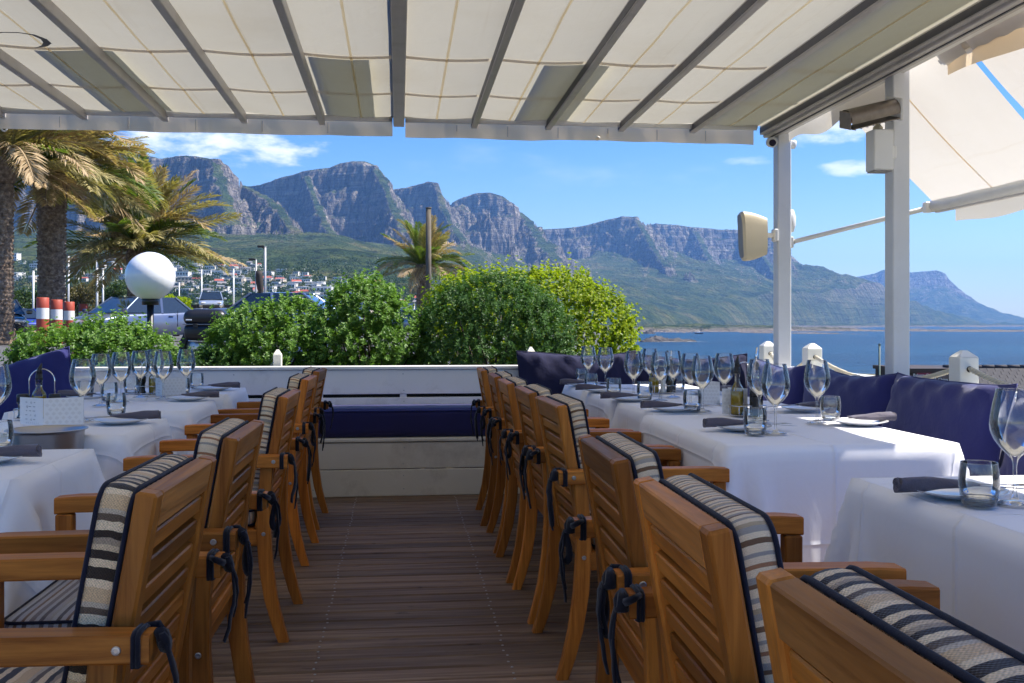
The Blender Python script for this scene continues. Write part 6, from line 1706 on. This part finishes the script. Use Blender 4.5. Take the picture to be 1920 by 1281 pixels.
# ------------------------------------------------------------------ cars
def car_parts(kind):
    """car pointing along +x, origin on the ground at the middle"""
    L, W, H = {'sedan': (4.5, 1.76, 1.45), 'hatch': (3.95, 1.72, 1.50), 'wagon': (4.6, 1.78, 1.52)}[kind]
    hw = W / 2; f, r = L / 2, -L / 2; belt = .92
    T = {}
    # lower body: stations along x: (x, z sill, z top, half width)
    tail = {'sedan': [(r, .45, .80, .78), (r + .06, .34, .97, .90), (r + .5, .26, 1.00, .98), (r + .95, .24, .99, 1.0)], 'hatch': [(r, .42, .85, .82), (r + .08, .32, .95, .94), (r + .5, .25, .97, 1.0), (r + .9, .24, .96, 1.0)], 'wagon': [(r, .42, .85, .82), (r + .08, .32, .97, .94), (r + .5, .25, .98, 1.0), (r + .9, .24, .97, 1.0)]}[kind]
    st = tail + [(-.3, .22, .95, 1.0), (.4, .22, .93, 1.0), (f - 1.25, .22, .91, 1.0), (f - .8, .24, .86, .98), (f - .35, .28, .78, .93), (f - .08, .34, .68, .84), (f, .42, .58, .74)]
    P = []
    for (x, z0, z1, s) in st:
        w = hw * s; P.append([(x, -w * .86, z0), (x, -w * .97, z0 + .1), (x, -w, z0 + (z1 - z0) * .5), (x, -w * .985, z1 - .1), (x, -w * .90, z1 - .015), (x, -w * .5, z1 + .012), (x, 0, z1 + .02), (x, w * .5, z1 + .012), (x, w * .90, z1 - .015), (x, w * .985, z1 - .1), (x, w, z0 + (z1 - z0) * .5), (x, w * .97, z0 + .1), (x, w * .86, z0)])
    mb = MB(); mb.grid(P, True); n = len(P)
    mb.add(P[0], [tuple(range(13))]); mb.add(P[-1], [tuple(range(13))[::-1]]); T['body'] = mb
    # cabin: base (x, half width) at belt, roof
    xb = {'sedan': (r + .75, f - 1.0), 'hatch': (r + .12, f - .85), 'wagon': (r + .10, f - 1.05)}[kind]; xr = {'sedan': (r + 1.45, f - 1.75), 'hatch': (r + .55, f - 1.55), 'wagon': (r + .45, f - 1.8)}[kind]
    def sec(t):  # t 0 belt .. 1 roof
        return (xb[0] + (xr[0] - xb[0]) * t, xb[1] + (xr[1] - xb[1]) * t, hw * (.93 - .20 * t), belt + (H - belt) * t)
    lev = [sec(0), sec(.5), sec(.93)]
    g = MB()
    for a, b in zip(lev, lev[1:]):
        for (q) in (0,):
            va = [(a[0], -a[2], a[3]), (a[1], -a[2], a[3]), (a[1], a[2], a[3]), (a[0], a[2], a[3])]; vb = [(b[0], -b[2], b[3]), (b[1], -b[2], b[3]), (b[1], b[2], b[3]), (b[0], b[2], b[3])]
            g.add(va + vb, [(0, 1, 5, 4), (1, 2, 6, 5), (2, 3, 7, 6), (3, 0, 4, 7)])
    T['greenhouse'] = g
    # roof shell
    mb = MB(); P = []; x0, x1, w, _ = sec(.90)
    for i in range(11):
        t = i / 10; x = x0 - .02 + (x1 - x0 + .04) * t; crown = math.sin(math.pi * (.08 + .84 * t)) ** .5
        P.append([(x, w * q * 1.02, H - .085 + .085 * crown * (1 - abs(q) ** 3.2)) for q in (-1, -.85, -.5, 0, .5, .85, 1)])
    mb.grid(P, True); T['roof'] = mb
    # pillars
    T['pillars'] = []
    for sg in (-1, 1):
        for (e, wd) in ((0, .07), (1, .06)):
            mb = MB(); a, b = sec(0), sec(.95); mb.beam((a[e], sg * a[2] * 1.0, a[3] - .02), (b[e], sg * b[2] * 1.0, b[3]), wd, .05, .01); T['pillars'].append(mb)
        mb = MB(); xm = (xr[0] + xr[1]) / 2 - .05; a, b = sec(0), sec(.95); mb.beam((xm, sg * a[2] * 1.004, a[3] - .02), (xm - .08, sg * b[2] * 1.006, b[3]), .07, .03); T['pillars'].append(mb)
    return T, (L, W, H, f, r, hw)
CARK = {}
WH = None
def car(u, d, kind, paint, rz, label, gz=GZ, rails=False):
    global WH
    p = at_d(u, HOR, d); o = empty('parked_car', (p.x, p.y, gz), rz); tag(o, label, 'car', 'parked cars')
    if kind not in CARK: CARK[kind] = car_parts(kind)
    T, (L, W, H, f, r, hw) = CARK[kind]
    T['body'].build('body', M[paint], o); T['greenhouse'].build('window_band', M['car_glass'], o); T['roof'].build('roof', M[paint], o); [q.build('pillar', M[paint], o) for q in T['pillars']]
    if WH is None:
        a = MB(); a.lathe([(.20, -.10), (.29, -.105), (.315, -.08), (.32, 0), (.315, .08), (.29, .105), (.20, .10)], 22); b = MB(); b.lathe([(0, .085), (.05, .09), (.06, .07), (.19, .06), (.205, .09), (.205, -.09), (0, -.09)], 20)
        for k in range(5): b.box((math.cos(k * 1.257) * .12, math.sin(k * 1.257) * .12, .075), (.15, .05, .02), 0, Matrix.Rotation(k * 1.257, 3, 'Z'))
        WH = (a.mesh('tyre', M['black_rubber']), b.mesh('rim', M['paint_silver']))
    for x in (f - .82, r + .80):
        for sg in (-1, 1):
            w = empty('wheel', (x, sg * (hw - .08), .32)); w.parent = o; w.rotation_euler = (R(-90) * sg, 0, 0); link('tyre', WH[0], w); link('rim', WH[1], w)
    for sg in (-1, 1):
        mb = MB(); mb.box((f - .98, sg * (hw + .09), .98), (.10, .20, .14), .04); mb.build('mirror', M[paint], o)
        mb = MB(); mb.box((f - .10, sg * (hw * .62), .66), (.20, .36, .13), .05, Matrix.Rotation(-sg * .35, 3, 'Z')); mb.build('headlight', M['lamp_clear'], o)
        mb = MB(); mb.box((r + .06, sg * (hw * .76), .84), (.14, .26, .16), .03); mb.build('taillight', M['tail_red'], o)
        mb = MB(); mb.box((.2, sg * (hw + .001), .75), (.012, .012, .5)); mb.box((-.75, sg * (hw + .001), .75), (.012, .012, .5)); mb.build('door_gap', M['black_plastic'], o)
        mb = MB(); mb.box((-.5, sg * (hw + .01), .83), (.18, .03, .03), .008); mb.box((.42, sg * (hw + .01), .83), (.18, .03, .03), .008); mb.build('door_handle', M[paint], o)
        if rails: mb = MB(); mb.tube([(r + .7, sg * hw * .68, H - .03), (r + .8, sg * hw * .68, H + .05), (f - 2.0, sg * hw * .68, H + .05), (f - 1.9, sg * hw * .68, H - .03)], .02, 6); mb.build('roof_rail', M['black_plastic'], o)
    mb = MB(); mb.box((f + .0, 0, .42), (.08, W * .66, .16), .03); mb.build('front_grille', M['black_plastic'], o)
    mb = MB(); mb.box((r - .0, 0, .62), (.03, .50, .11), .004); mb.build('number_plate', M['sign_white'], o)
    return o
car(36, 57, 'hatch', 'paint_blue', R(-50), 'bright blue car parked far back behind the trunk')
car(-14, 34.5, 'sedan', 'paint_dark', R(-62), 'dark car mostly hidden by the palm at the picture edge')
car(262, 31.5, 'sedan', 'paint_silver_blue', R(-128), 'silver-blue sedan under the globe lamp')
car(377, 58, 'hatch', 'paint_silver', R(-84), 'silver hatchback seen head on before the stone wall')
car(396, 72, 'hatch', 'paint_pale', R(-80), 'pale car parked higher up on the bank', 2.02)
car(540, 27.5, 'sedan', 'paint_slate', R(-8), 'slate-blue sedan behind the small bush, windscreen to the right')
car(572, 34, 'wagon', 'paint_grey', R(-6), 'grey estate car with roof rails behind the slate-blue sedan', GZ, True)
car(778, 62, 'hatch', 'paint_silver', R(-20), 'small silver car glimpsed beneath the distant palm')

# motorcycle with a top box
p = at_d(388, HOR, 12.0); o = empty('motorcycle', (p.x, p.y, GZ), R(2)); tag(o, 'parked motorcycle with a big black top box, mostly behind the bush', 'motorcycle')
def part(name, mat, fn, par=o): mb = MB(); fn(mb); return mb.build(name, M[mat], par)
tb = soft_box(-.245, .245, -.21, .21, .385, .575, .07, 8, .012); tb.build('top_box', M['black_plastic'], o)
tb = soft_box(-.25, .25, -.215, .215, .560, .735, .08, 8, .016); tb.build('top_box_lid', M['black_plastic'], o)
part('lid_seam', 'grille', lambda mb: mb.box((.0, 0, .567), (.497, .424, .012), .004)); part('latch', 'black_metal', lambda mb: (mb.box((.12, -.216, .55), (.05, .012, .05), .004), mb.box((-.1, -.216, .55), (.05, .012, .05), .004)))
part('badge', 'sign_white', lambda mb: mb.box((-.175, -.2185, .62), (.07, .006, .016), .002))
part('rack', 'chrome', lambda mb: (mb.tube([(-.2, -.1, .372), (.25, -.1, .36), (.4, -.1, .25)], .012, 6), mb.tube([(-.2, .1, .372), (.25, .1, .36), (.4, .1, .25)], .012, 6)))
soft_box(.2, .85, -.14, .14, .16, .27, .05, 8, .02).build('seat', M['black_rubber'], o)
part('body', 'paint_slate', lambda mb: (mb.tube([(-.1, 0, .1), (.3, 0, .08), (.8, 0, .05), (1.15, 0, .2), (1.3, 0, .5)], [.1, .17, .18, .16, .08], 12)))
for x in (-.05, 1.35):
    w = empty('wheel', (x, 0, -.0)); w.parent = o; w.location = (x, 0, .28); w.rotation_euler = (R(90), 0, 0)
    a = MB(); a.lathe([(.2, -.05), (.27, -.05), (.28, 0), (.27, .05), (.2, .05)], 20); a.build('tyre', M['black_rubber'], w); b = MB(); b.lathe([(0, .03), (.2, .04), (.2, -.04), (0, -.03)], 18); b.build('rim', M['steel'], w)
part('handlebar', 'black_metal', lambda mb: mb.tube([(1.12, -.34, .62), (1.2, -.15, .62), (1.22, 0, .58), (1.2, .15, .62), (1.12, .34, .62)], .014, 8))
for sg in (-1, 1):
    part('mirror', 'black_plastic', lambda mb: (mb.tube([(1.14, sg * .26, .62), (1.10, sg * .3, .78)], .007, 6), mb.lathe([(0, -.07), (.035, -.055), (.05, -.01), (.045, .04), (.02, .068), (0, .07)], 12, (1.10, sg * .3, .84))))
part('front_fork', 'chrome', lambda mb: (mb.tube([(1.2, -.07, .6), (1.35, -.07, .28)], .02, 6), mb.tube([(1.2, .07, .6), (1.35, .07, .28)], .02, 6)))

# kiosk below the terrace: shingle roof and signs
p0 = at_d(1698, 691, 30); k = empty('kiosk', (p0.x, p0.y, -3)); tag(k, 'low dark kiosk with a shingle roof and food signs below the terrace', 'kiosk')
ax = Vector((CS, -SN, 0)); ay = Vector((SN, CS, 0)); Mk = Matrix((ax, ay, Vector((0, 0, 1)))).transposed()
s_ = 30 / F_PX; zt = p0.z + 3
def kb(name, mat, x0, x1, y0, y1, z0, z1, par=k): mb = MB(); mb.box(Mk @ Vector(((x0 + x1) / 2, (y0 + y1) / 2, (z0 + z1) / 2)), (x1 - x0, y1 - y0, z1 - z0), 0, Mk); return mb.build(name, M[mat], par)
kb('wall', 'dark_wood', 0, 1.38, 0, 2.5, 0, zt - .12); kb('fascia', 'roof_fascia', -.05, 1.42, -.08, 2.6, zt - .119, zt)
def sign(x0, z0, w, h, mat, lines, nm):
    s = kb('signboard', mat, x0, x0 + w, -.11, -.081, z0, z0 + h)
    for i, tx in enumerate(lines):
        cu = bpy.data.curves.new(nm, 'FONT'); cu.body = tx; cu.size = h / len(lines) * .92; cu.align_x = 'CENTER'; cu.align_y = 'CENTER'; cu.extrude = .002
        to = bpy.data.objects.new('lettering', cu); col.objects.link(to); me = bpy.data.meshes.new_from_object(to.evaluated_get(bpy.context.evaluated_depsgraph_get())) if False else None
        bpy.context.view_layer.update(); dg = bpy.context.evaluated_depsgraph_get(); me = bpy.data.meshes.new_from_object(to.evaluated_get(dg)); bpy.data.objects.remove(to)
        me.materials.clear(); me.materials.append(M['sign_white']); q = Mk @ Vector((x0 + w / 2, -.114, z0 + h * (1 - (i + .5) / len(lines))))
        l_ = link('lettering', me, s, q, (R(90), 0, -YAW))
sign(.30, zt - .41, .42, .28, 'sign_maroon', ('Bakers Cove', 'seafood'), 'a'); sign(.80, zt - .40, .44, .28, 'sign_brown', ('Fish', '& Chips'), 'b')
kb('wall', 'dark_wood', 1.46, 4.6, .2, 4.5, 0, zt - .62)
mb = MB(); rw, rh = .25, .16; n = 0; sh = MB(); sh.box((0, 0, 0), (.238, .02, .20), .004); shm = sh.mesh('shingle', M['roof_shingle']); rr = random.Random(4)
rf = kb('roof', 'roof_shingle', 1.42, 4.7, 1.25, 2.9, zt - .1, zt - .02)
tilt = R(52)
for row in range(8):
    for c in range(14):
        x = 1.55 + c * .245 + (.12 if row % 2 else 0); y = .15 + row * .145; z = zt - .78 + row * .095
        q = Mk @ Vector((x, y, z)); link('shingle', shm, rf, q, Euler((-tilt + rr.uniform(-.05, .05), 0, -YAW + rr.uniform(-.02, .02)), 'XYZ'))
mb = MB(); q = [Mk @ Vector((x, y, z)) for (x, y, z) in ((1.42, .12, zt - .84), (4.9, .12, zt - .84), (4.9, 1.3, zt - .07), (1.42, 1.3, zt - .07))]; mb.add(q, [(0, 1, 2, 3)]); mb.build('roof_deck', M['slot_dark'], rf)
for kx in range(7): q = Mk @ Vector((1.9 + kx * .4, 1.3, zt + .0)); mb = MB(); mb.tube([q - ax * .2, q + ax * .19], .06, 8); mb.build('ridge_cap', M['roof_shingle'], rf)
o, p = pole(1649, 648, 13.0, .012, 'thin dark green marker pole between the two awning posts', 'pole_green', 'marker_pole', -2.7)
# ------------------------------------------------------------------ haze
mb = MB(); mb.box((0, 5600, 440), (26200, 15000, 920)); hz = mb.build('haze', [])
m = bpy.data.materials.new('haze_air'); m.use_nodes = True; t = NT(m.node_tree)
for n in list(t.n):
    if n.type != 'OUTPUT_MATERIAL': t.n.remove(n)
pv = t.new('ShaderNodeVolumePrincipled'); pv.inputs['Color'].default_value = (.24, .50, 1.0, 1); pv.inputs['Density'].default_value = 7.5e-5
pv.inputs['Anisotropy'].default_value = .2
t.link(pv.outputs[0], t.n['Material Output'].inputs['Volume'])
hz.data.materials.clear(); hz.data.materials.append(m)
tag(hz, 'pale sea haze in the air over the bay', 'haze', kind='stuff')
